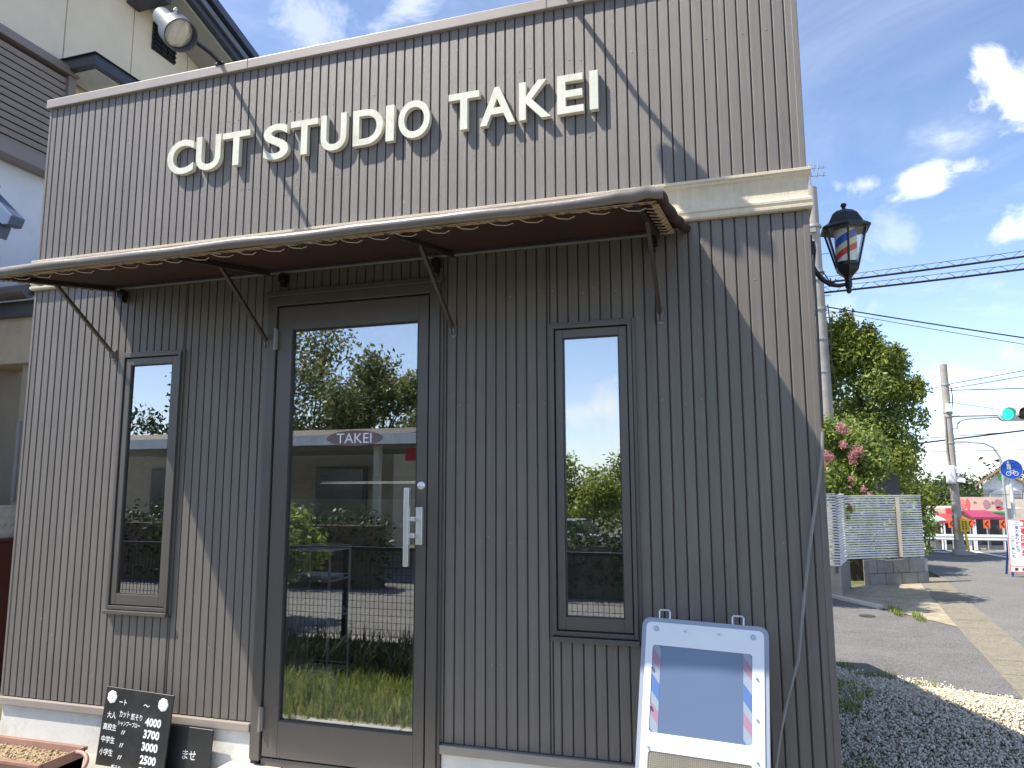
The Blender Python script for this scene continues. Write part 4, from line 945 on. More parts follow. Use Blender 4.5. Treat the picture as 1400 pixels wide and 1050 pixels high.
# ------------------------------------------------------------------ slatted fence on block wall
fen = thing('slat_fence', 'white weathered horizontal slat fence on a concrete block wall by the driveway', 'fence', (1.4, 8.4, 0))
SLAT = mat('weathered_white_slat', (.82, .80, .76), .65, 0, .4, .10, 7, .2, 60, dirt=(.40, .37, .32), dscale=3, rand=.06)
BLK = mat('grey_concrete_block', (.25, .235, .215), .95, 0, .2, .18, 7, .6, 70, dirt=(.12, .115, .105), dscale=4, rand=.10)
PIER = mat('tan_concrete_pier', (.42, .37, .30), .9, 0, .2, .14, 7, .5, 70)
POSTD = mat('dark_fence_post', (.10, .10, .10), .6)
ZS0, NS, PS = .385, 26, .035
secs = [((-.2, 7.40), (.815, 7.40), 1.33), ((.825, 7.41), (1.03, 8.44), 1.31), ((1.035, 8.45), (2.19, 9.22), 1.285)]
for (a, b), (c, d), zt in secs:
    ln = math.hypot(c-a, d-b); an = math.atan2(d-b, c-a); ps = (zt-ZS0)/NS
    src = MB().box(0, ln, -.010, .010, -.0100, .0100).build('slat', SLAT); src.parent = fen; src.location = (a-1.4, b-8.4, ZS0+ps*.5); src.rotation_euler = (0, 0, an)
    for k in range(1, NS):
        o = src.copy(); COL.objects.link(o); o.parent = fen; o.location = (a-1.4, b-8.4, ZS0+ps*(k+.5)); o.rotation_euler = (R(random.uniform(-2, 2)), R(random.uniform(-.12, .12)), an)
    nn = Vector((-math.sin(an), math.cos(an), 0)); m_ = max(2, round(ln/.62)+1)
    for k in range(m_):
        t_ = k/(m_-1); p = Vector((a+(c-a)*t_, b+(d-b)*t_, 0))+nn*.04
        MB().box(p.x-.016, p.x+.016, p.y-.016, p.y+.016, .30, zt).build('post', POSTD, fen)
    MB().bar(Vector((a, b, zt+.008))+nn*.012, Vector((c, d, zt+.008))+nn*.012, .06, .014).build('cap_rail', SLAT, fen)
MB().box(1.80, 1.85, 8.915, 8.945, .40, 1.27).build('repair_batten', mat('tan_batten', (.45, .39, .32), .7), fen)
# pier and blocks
MB().box(-.3, .835, 7.42, 7.60, -.05, .38).build('pier', PIER, fen, bevel=.006)
MB().bar((.80, 7.58, .175), (1.0, 8.40, .175), .12, .40, (0, 0, 1)).build('pier', BLK, fen, bevel=.006)
d0 = Vector((2.19-1.035, 9.22-8.45, 0)).normalized()
for rws in range(2):
    for k in range(4):
        st = Vector((1.30, 8.63, 0))+d0*((k-.5*rws)*.29)
        if k == 0 and rws: st = Vector((1.30, 8.63, 0)); L0 = .14
        else: L0 = .284
        if k == 3 and not rws: L0 = .20
        z0 = -.02+rws*.195
        MB().bar(st+Vector((0, 0, z0+.095)), st+d0*L0+Vector((0, 0, z0+.095)), .12, .188, (0, 0, 1)).build('block', BLK, fen, bevel=.005, seg=1)
MB().bar((1.30, 8.65, .18), (2.20, 9.25, .18), .09, .36, (0, 0, 1)).build('mortar', mat('pale_mortar', (.40, .39, .36), .95), fen)
MB().bar((.95, 9.25, .18), (1.45, 9.4, .18), .08, .40, (0, 0, 1)).build('recess_wall', mat('shade_dark_concrete', (.07, .065, .055), .95, 0, .2, .2, 8), fen)  # near-black colour stands in for the shade inside the recess

# ------------------------------------------------------------------ trees and shrubs on the right
def ball(cx, cy, cz, rx, ry, rz, n, r, seed):
    rnd = random.Random(seed); out = []
    for _ in range(n):
        while True:
            p = [rnd.uniform(-1, 1) for _ in range(3)]
            if .25 < sum(q*q for q in p) < 1: break
        k = r*rnd.uniform(.7, 1.3); out.append((cx+p[0]*rx, cy+p[1]*ry, cz+p[2]*rz, k))
    return out
c1 = ball(1.95, 12.9, 3.05, .70, .8, 1.35, 26, .34, 3)+[(1.45, 12.7, 4.2, .3), (1.75, 12.6, 4.45, .32), (2.1, 12.8, 4.1, .36), (2.5, 12.8, 3.6, .36), (2.75, 12.8, 3.0, .3), (2.7, 12.9, 2.2, .36), (1.3, 12.6, 3.6, .4), (1.2, 12.6, 3.0, .35), (1.25, 12.6, 4.15, .26), (1.55, 12.6, 4.5, .26), (2.15, 12.7, 4.35, .26), (2.62, 12.7, 3.9, .28), (2.95, 12.7, 3.3, .24), (2.95, 12.7, 2.75, .24), (2.3, 12.7, 2.6, .4), (2.72, 12.8, 1.75, .26)]
tree('garden_tree', 'tall bushy evergreen tree with yellow-green top behind the slat fence', 'tree', (1.9, 12.9, 0), c1, 25000, .046, G_MID, .10, flat=.5, core=.45, hang=.6)
yt = [(1.35, 12.35, 4.15, (.26, .26, .34)), (1.72, 12.3, 4.52, (.2, .2, .40)), (1.98, 12.35, 4.25, (.22, .22, .28)), (1.25, 12.3, 3.75, (.3, .3, .28)), (1.45, 12.35, 4.45, (.14, .14, .36)), (1.22, 12.35, 4.35, (.14, .14, .28)), (2.12, 12.4, 4.4, (.16, .16, .28)), (2.62, 12.5, 3.95, (.16, .16, .28)), (2.95, 12.5, 3.3, (.14, .14, .26)), (1.6, 12.3, 3.95, (.34, .3, .26)), (2.3, 12.35, 3.9, (.2, .2, .34)), (2.55, 12.4, 3.35, (.22, .2, .3)), (2.25, 12.3, 3.3, (.2, .2, .25)), (2.45, 12.3, 1.95, (.34, .3, .26))]
v, f, ti = leaf_cloud(yt, 13000, .044, .45, .2, .6); par = [o for o in bpy.data.objects if o.name == 'garden_tree'][0]
np_mesh('new_growth', v, f, G_YEL, par, ti)['label'] = 'pale yellow-green young shoots'
c2 = ball(1.25, 10.6, 1.95, .62, .5, .62, 18, .28, 5)+[(1.0, 10.3, 2.4, .26), (1.45, 10.3, 2.2, .22), (1.6, 10.3, 1.6, .28), (.95, 10.2, 1.6, .36), (1.2, 10.2, 1.4, .3), (1.75, 10.3, 1.25, .2)]+[(1.1+.13*i, 9.35+.085*i+.1*(i % 2), .45+.3*(i % 3), .22) for i in range(11)]
cm = tree('crape_myrtle', 'crape myrtle with pink blossom clusters leaning over the slat fence', 'tree', (1.25, 10.6, 0), c2, 13000, .044, G_MID, .06, flat=.5, hang=.3)
pk = [(.98, 10.0, 1.96, .085), (1.06, 10.0, 1.90, .07), (.97, 10.0, 1.82, .065), (1.47, 10.0, 2.0, .10), (1.38, 10.0, 1.93, .07), (1.4, 10.0, 1.83, .06), (1.26, 10.0, 2.12, .07), (1.33, 10.0, 1.55, .07), (1.35, 10.0, 1.44, .05), (1.52, 9.95, 1.38, .05), (1.58, 9.95, 1.30, .045), (1.24, 10.0, 2.42, .08), (1.30, 10.0, 2.34, .07)]
v, f, ti = leaf_cloud(pk, 1500, .020, .2, .1); np_mesh('blossom', v, f, PINK, cm, ti)
cs = [(1.10, 8.42, 1.17, .035), (1.13, 8.40, 1.12, .03)]
v, f, ti = leaf_cloud(cs, 70, .018, .2, .1); np_mesh('blossom', v, f, PINK, cm, ti)
v, f, ti = leaf_cloud([(1.12, 8.41, 1.10, .06), (1.08, 8.41, 1.0, .04)], 60, .028, .2, .1); np_mesh('spray', v, f, G_MID, cm, ti)
c3 = ball(3.05, 15.6, 1.2, .72, .5, .55, 18, .3, 8)+[(2.4, 15.2, 1.2, .4), (3.55, 15.4, 1.2, .3), (3.1, 15.3, 1.65, .25)]
tree('round_shrub', 'rounded olive-green shrub behind the right end of the slat fence', 'shrub', (2.9, 15.6, 0), c3, 8000, .045, G_YEL, .05)
c4 = ball(-.45, 6.2, 3.45, .85, 1.0, .7, 24, .36, 44)+[(-1.1, 6.0, 3.9, .55), (-.7, 6.4, 3.5, .5), (-1.5, 6.5, 3.6, .5), (-.9, 6.3, 4.4, .45), (-.4, 6.5, 3.0, .35)]
tree('yard_tree', 'leafy tree growing behind the salon beside the driveway', 'tree', (-1.0, 6.9, 0), c4, 15000, .06, G_DARK, .09)
# far trees and hillside
k = 0
for (x, y, h, r, lm, lb) in [(14.3, 62, 4.3, 1.6, G_YEL, 'light green low tree beyond the guardrail next to the fence end'), (15.4, 72, 6.6, 3.0, G_FAR, 'broad green tree behind the utility pole on the slope'), (17.8, 76, 7.0, 3.2, G_DARK, 'dark green tree left of the white gabled house'),
                             (20.2, 80, 7.0, 3.4, G_FAR, 'green tree rising just behind the gabled house'), (13.2, 70, 6.3, 2.8, G_DARK, 'dark tree at the left end of the far row'), (29, 86, 6.4, 4, G_DARK, 'dark tree at the right of the gabled house'), (10.9, 52, 2.9, 1.4, G_YEL, 'small light green tree beside the green canopy')]:
    b = (x, y, gz(x, y)); cl_ = ball(x, y, b[2]+h*.58, r*.8, r*.8, h*.34, 14, r*.36, 20+k)
    tree('far_tree', lb, 'tree', b, cl_, 3800, r*.055, lm, .16, group=None, core=.3); k += 1
v = []; f = []
cl_ = [(x, 120+6*math.sin(x*.7), -1.6+.9*math.sin(x*.23)+.7*math.sin(x*.61), (3.2, 3, 4.2)) for x in np.arange(-30, 110, 3.0)]
v, f, ti = leaf_cloud(cl_, 26000, .42, .3, .5); o = np_mesh('distant_wood', v, f, G_FAR, None, ti, 'stuff')
tag(o, 'continuous wooded ridge along the horizon', 'wood')

# ------------------------------------------------------------------ utility poles, wires, signal
PCON = mat('spun_concrete_pole', (.40, .37, .33), .85, 0, .2, .10, 5, .3, 60, dirt=(.27, .25, .22), dscale=1.5)
GALV = mat('dull_galvanised_steel', (.36, .36, .35), .55, .3)
t = thing('utility_pole', 'tall concrete utility pole rising close behind the salon corner', 'utility pole', (1.17, 12, 0))
MB().tube([(1.215, 12, -.1), (1.18, 12, 7.4)], [.178, .125], 20).build('pole', PCON, t, 60)
for z in (6.55, 5.6, 5.45, 4.85, 4.25, 3.6): MB().lathe([(.160, z), (.163, z+.01), (.163, z+.04), (.160, z+.05)], (1.19, 12, 0), 18).build('band', GALV, t, 60)
for z in (5.15, 4.8, 4.45, 6.0): MB().tube([(1.18, 12, z), (1.45, 11.95, z)], .008, 6).build('step_bolt', GALV, t)
MB().tube([(1.36, 11.9, 4.95), (1.40, 11.9, 4.4), (1.36, 11.88, 3.9), (1.42, 11.88, 3.4)], .012, 6).build('down_cable', BLACK, t, 60)
MB().box(1.10, 1.22, 11.80, 11.86, 6.42, 6.50).build('clamp', GALV, t)
t = thing('street_pole', 'concrete pole at the junction carrying the traffic light', 'utility pole', (3.88, 14.4, 0))
MB().tube([(3.89, 14.4, -.1), (3.86, 14.4, 4.02)], [.095, .072], 16).build('pole', PCON, t, 60)
for z in (3.55, 2.95, 2.86, 2.3, 1.1, .75): MB().lathe([(.088, z), (.091, z+.008), (.091, z+.03), (.088, z+.038)], (3.872, 14.4, 0), 14).build('band', GALV, t, 60)
MB().box(3.82, 3.94, 14.26, 14.33, 2.98, 3.15).build('plate', WHITE, t, bevel=.004)
MB().tube([(3.80, 14.34, 2.9), (3.78, 14.33, 2.2), (3.82, 14.31, 1.4)], .022, 8).build('conduit', PCON, t, 60)
MB().tube([(3.95, 14.38, 2.93), (3.98, 14.36, 3.3), (3.97, 14.36, 3.5)], .010, 6).build('riser_cable', BLACK, t, 60)
# concrete foot and yellow striping board
MB().prism([(-.12, 0), (.30, 0), (.24, .07), (.08, .10), (.02, .13), (-.10, .11)], (3.87, 14.18, -.01), U, V, (0, .36, 0)).build('foot', PCON, t, bevel=.02)
YEL = mat('yellow_sheet', (.85, .56, .02), .45)
MB().box(3.80, 3.86, 14.28, 14.31, .30, .85).build('guard_strip', mat('cream_guard', (.55, .5, .35), .6), t)
yb = thing('yellow_notice', 'small yellow notice strapped low on the junction pole', 'sign', (3.97, 14.2, .6))
MB().box(3.885, 4.045, 14.20, 14.215, .48, .75).build('plate', YEL, yb, bevel=.003)
mb = MB()
for x in (3.935, 3.99):
    for i in range(4): mb.box(x-.014, x+.014, 14.197, 14.1995, .52+i*.048, .552+i*.048)
mb.build('marking', mat('brown_marking', (.10, .07, .02), .6), yb)
gy = MB().bar((4.02, 14.25, .05), (3.98, 14.27, .48), .045, .02); tag(gy.build('guy_guard', YEL, None), 'narrow yellow cover leaning at the foot of the junction pole', 'guard')
lp = MB().lathe([(.035, 0), (.035, .02), (.001, .024)], (3.84, 14.28, .50), 12, Nn); tag(lp.build('orange_reflector', mat('orange_reflector', (.75, .28, .04), .3), None), 'round orange reflector low on the left of the junction pole', 'reflector')
# traffic light
tl = thing('traffic_light', 'horizontal traffic light showing green on a bracket arm', 'traffic light', (4.9, 14.4, 2.88))
mb = MB(); mb.tube([(3.90, 14.36, 2.885), (4.80, 14.36, 2.885)], .018, 8); mb.tube([(4.02, 14.36, 2.62), (4.03, 14.36, 2.72), (4.10, 14.36, 2.795), (4.25, 14.36, 2.825), (4.80, 14.36, 2.845)], .016, 8); mb.tube([(3.90, 14.36, 2.62), (4.03, 14.36, 2.62)], .012, 6); mb.build('arm', mat('grey_galvanised', (.34, .36, .38), .5, .3), tl, 60)
SIG = mat('pale_grey_signal_box', (.60, .60, .60), .5)
MB().prism(rrect(.90, .28, .12, 8), (5.235, 14.28, 2.895), U, V, (0, .14, 0)).build('housing', SIG, tl, bevel=.01)
for i, (cc, em) in enumerate((((.02, .42, .27), ((.03, .75, .48), .55)), ((.06, .03, .012), None), ((.06, .012, .01), None))):
    x = 4.935+i*.30
    ln = MB().lathe([(.118, 0), (.105, .018), (.06, .030), (.001, .034)], (x, 14.279, 2.895), 24, Nn).build('lens', mat('signal_lens', cc, .3, emit=em, var=.2, vscale=60), tl, 60)
    hoodp = [(x+.132*math.cos(a), 14.28, 2.895+.132*math.sin(a)) for a in np.linspace(-.3, math.pi+.3, 20)]
    m2 = MB(); m2.v = hoodp+[(p[0], 14.12, p[2]) for p in hoodp]; m2.f = [(j, j+1, 21+j, 20+j) for j in range(19)]; m2.m = [0]*19; m2.build('visor', SIG, tl)
# pedestrian signal, white box on the pole
ps = thing('pedestrian_signal', 'white pedestrian signal box seen side-on halfway up the junction pole', 'signal', (3.85, 14.3, 1.65))
MB().box(3.74, 3.88, 14.16, 14.44, 1.46, 1.84).build('box', WHITE, ps, bevel=.03)
for z in (1.74, 1.56):
    hp = [(3.88, 14.3+.12*math.cos(a), z-.05+.13*math.sin(a)) for a in np.linspace(.0, math.pi, 12)]
    m2 = MB(); m2.v = hp+[(4.04, p[1], p[2]-.03) for p in hp]; m2.f = [(j, j+1, 13+j, 12+j) for j in range(11)]; m2.m = [0]*11; m2.build('visor', WHITE, ps)
# blue walking and cycling sign
bl = thing('path_sign', 'round blue sign with white pedestrian and bicycle on a white post', 'sign', (5.12, 15, 0))
MB().tube([(5.12, 15.02, -.1), (5.09, 15.02, 1.98)], .038, 12).build('post', WHITE, bl, 60)
MB().lathe([(.215, 0), (.215, .012), (.2, .0125), (.001, .013)], (5.12, 14.96, 1.765), 36, Nn).build('rim', WHITE, bl)
MB().lathe([(.205, 0), (.204, .002), (.001, .0022)], (5.12, 14.947, 1.765), 36, Nn).build('disc', mat('sign_blue', (.012, .09, .50), .35), bl)
mb = MB(); o = Vector((5.12, 14.944, 1.765))
def pic(dx, dz): return (o.x+dx, o.y, o.z+dz)
mb.lathe([(.018, 0), (.017, .001), (.001, .0012)], pic(-.055, .15), 12, Nn); mb.prism([(-.085, .12), (-.03, .12), (-.035, .05), (-.03, -.0), (-.05, -.0), (-.057, .04), (-.064, -.0), (-.085, -.0)], o, U, V, (0, -.001, 0))
mb.lathe([(.014, 0), (.013, .001), (.001, .0012)], pic(-.022, .09), 12, Nn); mb.prism([(-.03, .07), (-.01, .07), (-.008, .0), (-.032, .0)], o, U, V, (0, -.001, 0))
for dx in (-.06, .075):
    mb.prism([(dx+.048*math.cos(a), -.09+.048*math.sin(a)) for a in np.linspace(0, 6.283, 24, endpoint=False)], o, U, V, (0, -.001, 0), holes=[[(dx+.036*math.cos(a), -.09+.036*math.sin(a)) for a in np.linspace(0, 6.283, 24, endpoint=False)]])
for a, b in (((-.06, -.09), (-.03, -.03)), ((-.03, -.03), (.05, -.03)), ((.05, -.03), (.075, -.09)), ((-.03, -.03), (.01, -.09)), ((.01, -.09), (.05, -.03)), ((.05, -.03), (.04, -.0)), ((-.045, -.015), (-.02, -.015))):
    mb.bar(pic(*a), pic(*b), .009, .002, (0, -1, 0))
mb.build('pictogram', WHITE, bl)
# road works notice
cn = thing('roadworks_sign', 'white red-bordered roadworks notice board standing at the roadside', 'sign', (3.88, 10.3, 0))
ORG[cn.name] = Vector((0, 0, 0))
WSN = mat('white_notice_sheet', (.78, .77, .76), .4, var=.03)
RED = mat('notice_red', (.62, .03, .035), .45, var=.05); BLU = mat('notice_blue', (.03, .06, .34), .45, var=.05)
MB().box(-.28, .28, 0, .012, .07, .90).build('panel', WSN, cn, bevel=.002)
mb = MB()
for x0, x1, z0, z1 in ((-.276, .276, .886, .896), (-.276, .276, .074, .084), (-.276, -.266, .084, .886), (.266, .276, .084, .886), (-.266, .266, .166, .173)): mb.box(x0, x1, -.002, -.0002, z0, z1)
for i, ch in enumerate('工事区間終り'):
    put_text(mb, ch, (-.052, -.0004, .835-i*.114), U, V, Nn, w=.100 if ch != 'り' else .06, h=.094, depth=.002, offset=.02)
mb.build('red_print', RED, cn, kind='stuff')
mb = MB()
for i, ch in enumerate('ご協力ありがとう'): put_text(mb, ch, (-.150, -.0004, .835-i*.060), U, V, Nn, w=.046, h=.048, depth=.002, offset=.006)
for i, ch in enumerate('ございました'): put_text(mb, ch, (-.215, -.0004, .62-i*.060), U, V, Nn, w=.042, h=.046, depth=.002, offset=.006)
mb.build('blue_print', BLU, cn, kind='stuff')
mb = MB()
for i, ch in enumerate('東邦ガス'): put_text(mb, ch, (-.19+i*.105, -.0004, .122), U, V, Nn, w=.06, h=.055, depth=.002, offset=.012)
mb.build('black_print', BLACK, cn, kind='stuff')
mb = MB(); mb.bar((-.24, .03, 0), (-.24, .03, .9), .03, .02); mb.bar((.24, .03, 0), (.24, .03, .9), .03, .02); mb.bar((-.24, .45, 0), (-.24, .03, .85), .03, .02); mb.bar((.24, .45, 0), (.24, .03, .85), .03, .02); mb.build('stand', mat('blue_stand', (.03, .12, .42), .5), cn)
MB().box(-.05, .0, .10, .14, .0, .07).build('sandbag_hook', YEL, cn)
cn.rotation_euler = (R(-3), R(1.5), R(-4))
# street lamp
sl = thing('street_lamp', 'slim grey street lamp with a curved arm beyond the junction', 'street lamp', (9.26, 30, gz(9, 30)))
MB().tube([(9.27, 30, gz(9, 30)), (9.26, 30, 1.9), (9.22, 30, 2.45), (9.02, 30, 2.85), (8.7, 30, 3.02), (8.1, 30, 3.08)], [.06, .05, .045, .04, .035, .03], 10).build('pole', mat('lamp_post_grey', (.38, .40, .42), .5, .3), sl, 60)
MB().prism(rrect(.5, .10, .04, 4), (7.9, 29.9, 3.08), U, V, (0, .2, 0)).build('lamp', mat('lamp_grey', (.45, .46, .47), .5), sl, bevel=.01)

# wires
WIRE = mat('black_wire', (.02, .02, .022), .5)
def wire(p, q, sag, r, label, group='overhead wires'):
    p, q = Vector(p), Vector(q); pts = [p.lerp(q, t)-Vector((0, 0, sag*4*t*(1-t))) for t in np.linspace(0, 1, 25)]
    return tag(MB().tube(pts, r, 5, True).build('overhead_wire', WIRE, None), label, 'wire', group), pts
def spiral_cable(p, q, sag, label):
    o, pts = wire(p, q, sag, .022, label, None)
    mb = MB(); sp = []
    n = 420
    for i in range(n):
        t = i/(n-1); k = t*(len(pts)-1); a = pts[min(int(k), len(pts)-2)].lerp(pts[min(int(k)+1, len(pts)-1)], k-int(k)); an = t*2*math.pi*30
        sp.append(a+Vector((0, .06*math.cos(an), .055+.055*math.sin(an))))
    mb.tube(sp, .005, 4, False); mb.tube([p_+Vector((0, 0, .11)) for p_ in pts], .005, 4, False)
    h = mb.build('spiral_hanger', WIRE, None); h.parent = o
spiral_cable((-1.0, 12, 5.33), (12, 12, 6.30), .14, 'upper overhead cable in a spiral hanger right of the lantern')
spiral_cable((-1.0, 12, 5.16), (12, 12, 6.02), .16, 'lower thicker overhead cable in a spiral hanger right of the lantern')
wire((1.2, 12, 4.97), (12.5, 12, 2.45), .12, .013, 'dark wire sloping down from the tall pole behind the tree', None)
wire((1.2, 12, 4.90), (12.5, 12, 2.15), .10, .006, 'fine wire sloping just below the dark wire', None)
wire((-6, 22, 2.9), (3.88, 14.4, 3.55), .1, .007, 'thin wire reaching the pole top from the left', None)
for dz, lb in ((.0, 'lower of two wires rising right from the pole top'), (.1, 'upper of two wires rising right from the pole top')): wire((3.9, 14.4, 3.48+dz), (14, 14.4, 5.4+dz*2), .12, .008, lb, None)
wire((3.9, 14.4, 3.45), (14, 14.4, 3.5), .04, .010, 'level wire from the pole to the right', None)
wire((3.9, 14.4, 3.2), (14, 14.4, 1.3), .05, .006, 'fine wire falling right from the pole', None)
wire((-4, 20, 1.75), (16, 18, 4.05), .15, .024, 'heavy dark cable crossing behind the junction pole', None)
wire((-4, 20, 2.3), (16, 18, 3.45), .10, .010, 'grey wire crossing above the heavy cable', None)
wire((-4, 20, 2.35), (16, 18, 2.5), .10, .009, 'level wire crossing behind the junction pole', None)
wire((-4, 24, 1.05), (18, 24, 1.2), .03, .008, 'lowest wire along the tree tops', None)
# small television antenna on the pole top
an = thing('tv_antenna', 'small spiky television antenna on top of the tall utility pole above the cornice end', 'antenna', (1.185, 12, 7.39))
MB().tube([(1.19, 12, 7.39), (1.19, 12, 7.92)], .016, 8).build('mast', GALV, an)
mb = MB()
for z, n in ((7.82, 7), (7.66, 5)):
    mb.tube([(.93, 12, z), (1.50, 12.05, z)], .008, 6)
    for i in range(n): x = .97+i*.48/(n-1); mb.tube([(x, 11.78+.02*i, z), (x, 12.22-.02*i, z)], .006, 5)
for i in range(3): mb.tube([(1.05+i*.13, 12, 7.6), (1.10+i*.13, 12, 7.98)], .006, 5)
mb.build('aerial', GALV, an)
# dark panel among the shrubs
t = thing('garden_shed', 'dark grey flat panel of a shed showing between the shrubs', 'shed', (2.6, 14.2, 0))
MB().box(2.36, 2.80, 14.1, 14.9, 0, 1.70).build('wall', mat('slate_grey_sheet', (.10, .105, .11), .6), t)
MB().box(2.30, 2.86, 14.0, 15.0, 1.70, 1.76).build('roof', BLACK, t)

# ------------------------------------------------------------------ far side of the junction
GRD = mat('white_guardrail', (.74, .74, .73), .5, var=.05)
gr = thing('guardrail', 'white steel guardrail along the far edge of the road', 'guardrail', (12, 38, gz(12, 38)))
gb = gz(12, 38)
mb = MB(); mb.prism([(0, .50), (-.05, .55), (0, .62), (-.05, .70), (0, .78), (.02, .78), (.02, .50)], (7.9, 37.9, gb), (0, 1, 0), V, (16, 0, 0)); mb.build('rail', GRD, gr)
for x in np.arange(8.0, 24, 1.9): MB().box(x-.06, x+.06, 37.95, 38.07, gb-.05, gb+.78).build('post', GRD, gr)
CHEV = mat('orange_chevron_board', (.75, .13, .03), .45)
for i, x in enumerate((9.65, 10.47, 11.22, 11.93)):
    t = thing('chevron_board', ['leftmost orange chevron board behind the junction pole', 'orange chevron board just right of the junction pole', 'orange chevron board under the red awning', 'orange chevron board nearest the roadworks notice'][i], 'sign', (x, 40, gz(x, 40)), 'orange chevron boards behind the guardrail')
    zb = gz(x, 40); MB().box(x-.02, x+.02, 40.02, 40.05, zb, -.45).build('post', STEEL, t)
    MB().box(x-.15, x+.15, 40.0, 40.02, -.80, -.38).build('board', CHEV, t)
    MB().prism([(.04, .15), (-.09, 0), (.04, -.15), (.11, -.15), (-.02, 0), (.11, .15)], (x-.01, 39.997, -.59), U, V, (0, -.004, 0)).build('chevron', BLACK, t)
# restaurant
rs = thing('roadside_restaurant', 'roadside restaurant with red awnings and a long pictured signboard', 'restaurant', (14, 50, gz(14, 50)))
rb = gz(14, 50)
CRW = mat('cream_wall', (.56, .50, .40), .8); RAW = mat('red_awning_cloth', (.55, .05, .055), .6, var=.06); GRA = mat('pale_green_canvas', (.38, .62, .42), .7, var=.05); DKG = mat('dark_shop_glass', (.05, .055, .06), .15, 0, .6)
MB().box(11.2, 16.4, 51.2, 56, rb, rb+2.6).build('wall', CRW, rs)
for i in range(5): MB().box(11.5+i*.95, 12.3+i*.95, 51.13, 51.19, rb+.3, rb+1.9).build('window', DKG, rs)
sbm = MB().box(12.55, 15.25, 50.9, 51.18, rb+2.42, rb+3.30).build('signboard', mat('tan_picture_board', (.62, .46, .36), .6, 0, .4, .12, 2), rs)
for (x, z, w, h, c) in ((12.85, 2.86, .40, .66, (.66, .24, .21)), (13.15, 2.86, .20, .70, (.62, .14, .13)), (14.2, 2.86, .40, .52, (.42, .24, .25)), (14.85, 2.90, .44, .55, (.40, .20, .22)), (14.88, 2.62, .42, .20, (.60, .08, .07)), (13.55, 2.98, .16, .12, (.30, .20, .14)), (14.53, 2.96, .12, .18, (.27, .16, .12))):
    MB().prism([(w/2*math.cos(a)*(1+.12*math.sin(5*a)), h/2*math.sin(a)*(1+.1*math.cos(3*a))) for a in np.linspace(0, 6.283, 18, endpoint=False)], (x, 50.88, rb+z), U, V, (0, .018, 0)).build('picture_patch', mat('printed_patch', c, .6, var=.25, vscale=5), sbm)
MB().box(13.0, 15.3, 50.86, 51.1, rb+2.34, rb+2.41).build('green_sill', mat('green_sill', (.16, .42, .18), .5), rs)
MB().box(11.9, 12.53, 50.9, 51.1, rb+2.05, rb+2.6).build('red_panel', mat('dull_red_panel', (.48, .07, .07), .6, var=.2), rs)
for x0, x1, z, mt_ in ((10.75, 12.65, 2.12, RAW), (12.55, 14.2, 2.38, mat('magenta_awning_cloth', (.30, .03, .085), .6, var=.06)), (9.7, 11.1, 2.2, GRA)):
    mb = MB(); y0, y1 = 47.6, 51.1
    mb.add([(x0, y0, rb+z-.2), (x1, y0, rb+z-.2), (x1-.1, y1, rb+z+.12), (x0+.3, y1, rb+z+.12), (x0, y0, rb+z-.32), (x1, y0, rb+z-.32), (x1-.1, y1, rb+z+.0), (x0+.3, y1, rb+z+.0)], [(0, 1, 2, 3), (0, 4, 5, 1), (1, 5, 6, 2), (0, 3, 7, 4), (4, 7, 6, 5)])
    a = mb.build('awning', mt_, rs)
    for x in (x0+.1, x1-.1): MB().box(x-.04, x+.04, 47.65, 47.73, rb-.1, rb+z-.35).build('awning_post', WHITE, a)
# gabled house behind
gh = thing('gabled_house', 'white gabled house with brown roof edge and green emblem above the restaurant', 'house', (18.2, 62, gz(18, 62)))
hb = gz(18, 62); hx0, hx1, hxm, ez, az = 16.85, 19.75, 18.2, 1.30, 2.42
HWH = mat('white_gable_wall', (.76, .75, .73), .7); HTN = mat('tan_house_wall', (.50, .44, .36), .8)
MB().box(hx0+.2, hx1-.1, 62.0, 66, hb, .965).build('wall', HTN, gh)
MB().prism([(hx0+.2, .97), (hx1-.1, .97), (hx1-.1, ez+.1), (hxm, az-.12), (hx0+.2, ez+.0)], (0, 62, 0), U, V, (0, 4, 0)).build('gable', HWH, gh)
RBR = mat('brown_roof_edge', (.30, .17, .11), .6); RTL = mat('dark_roof_tile', (.10, .095, .095), .6)
for sgn, xe in ((-1, hx0-.3), (1, hx1+.4)):
    ze = ez-.12
    MB().prism([(xe, ze), (hxm, az), (hxm, az+.14), (xe, ze+.14)], (0, 61.6, 0), U, V, (0, 4.6, 0)).build('roof', RTL, gh)
    MB().prism([(xe, ze-.03), (hxm, az-.03), (hxm, az+.15), (xe, ze+.15)], (0, 61.5, 0), U, V, (0, .095, 0)).build('barge_board', RBR, gh)
for x0, x1 in ((17.45, 18.3), (18.9, 19.5)):
    w = MB().box(x0, x1, 61.93, 61.99, .40, .93).build('window', mat('window_frame_grey', (.45, .45, .45), .5), gh)
    MB().box(x0+.06, x1-.06, 61.915, 61.928, .45, .88).build('pane', mat('pale_window_glass', (.22, .26, .30), .12), w)
MB().box(18.45, 18.75, 61.9, 61.99, -.5, .95).build('pillar', CRW, gh)
MB().lathe([(.26, 0), (.26, .05), (.001, .06)], (18.35, 61.9, 1.85), 8, Nn).build('emblem', mat('bright_green_emblem', (.10, .62, .10), .5), gh)
gh.rotation_euler = (0, 0, R(-15.6))

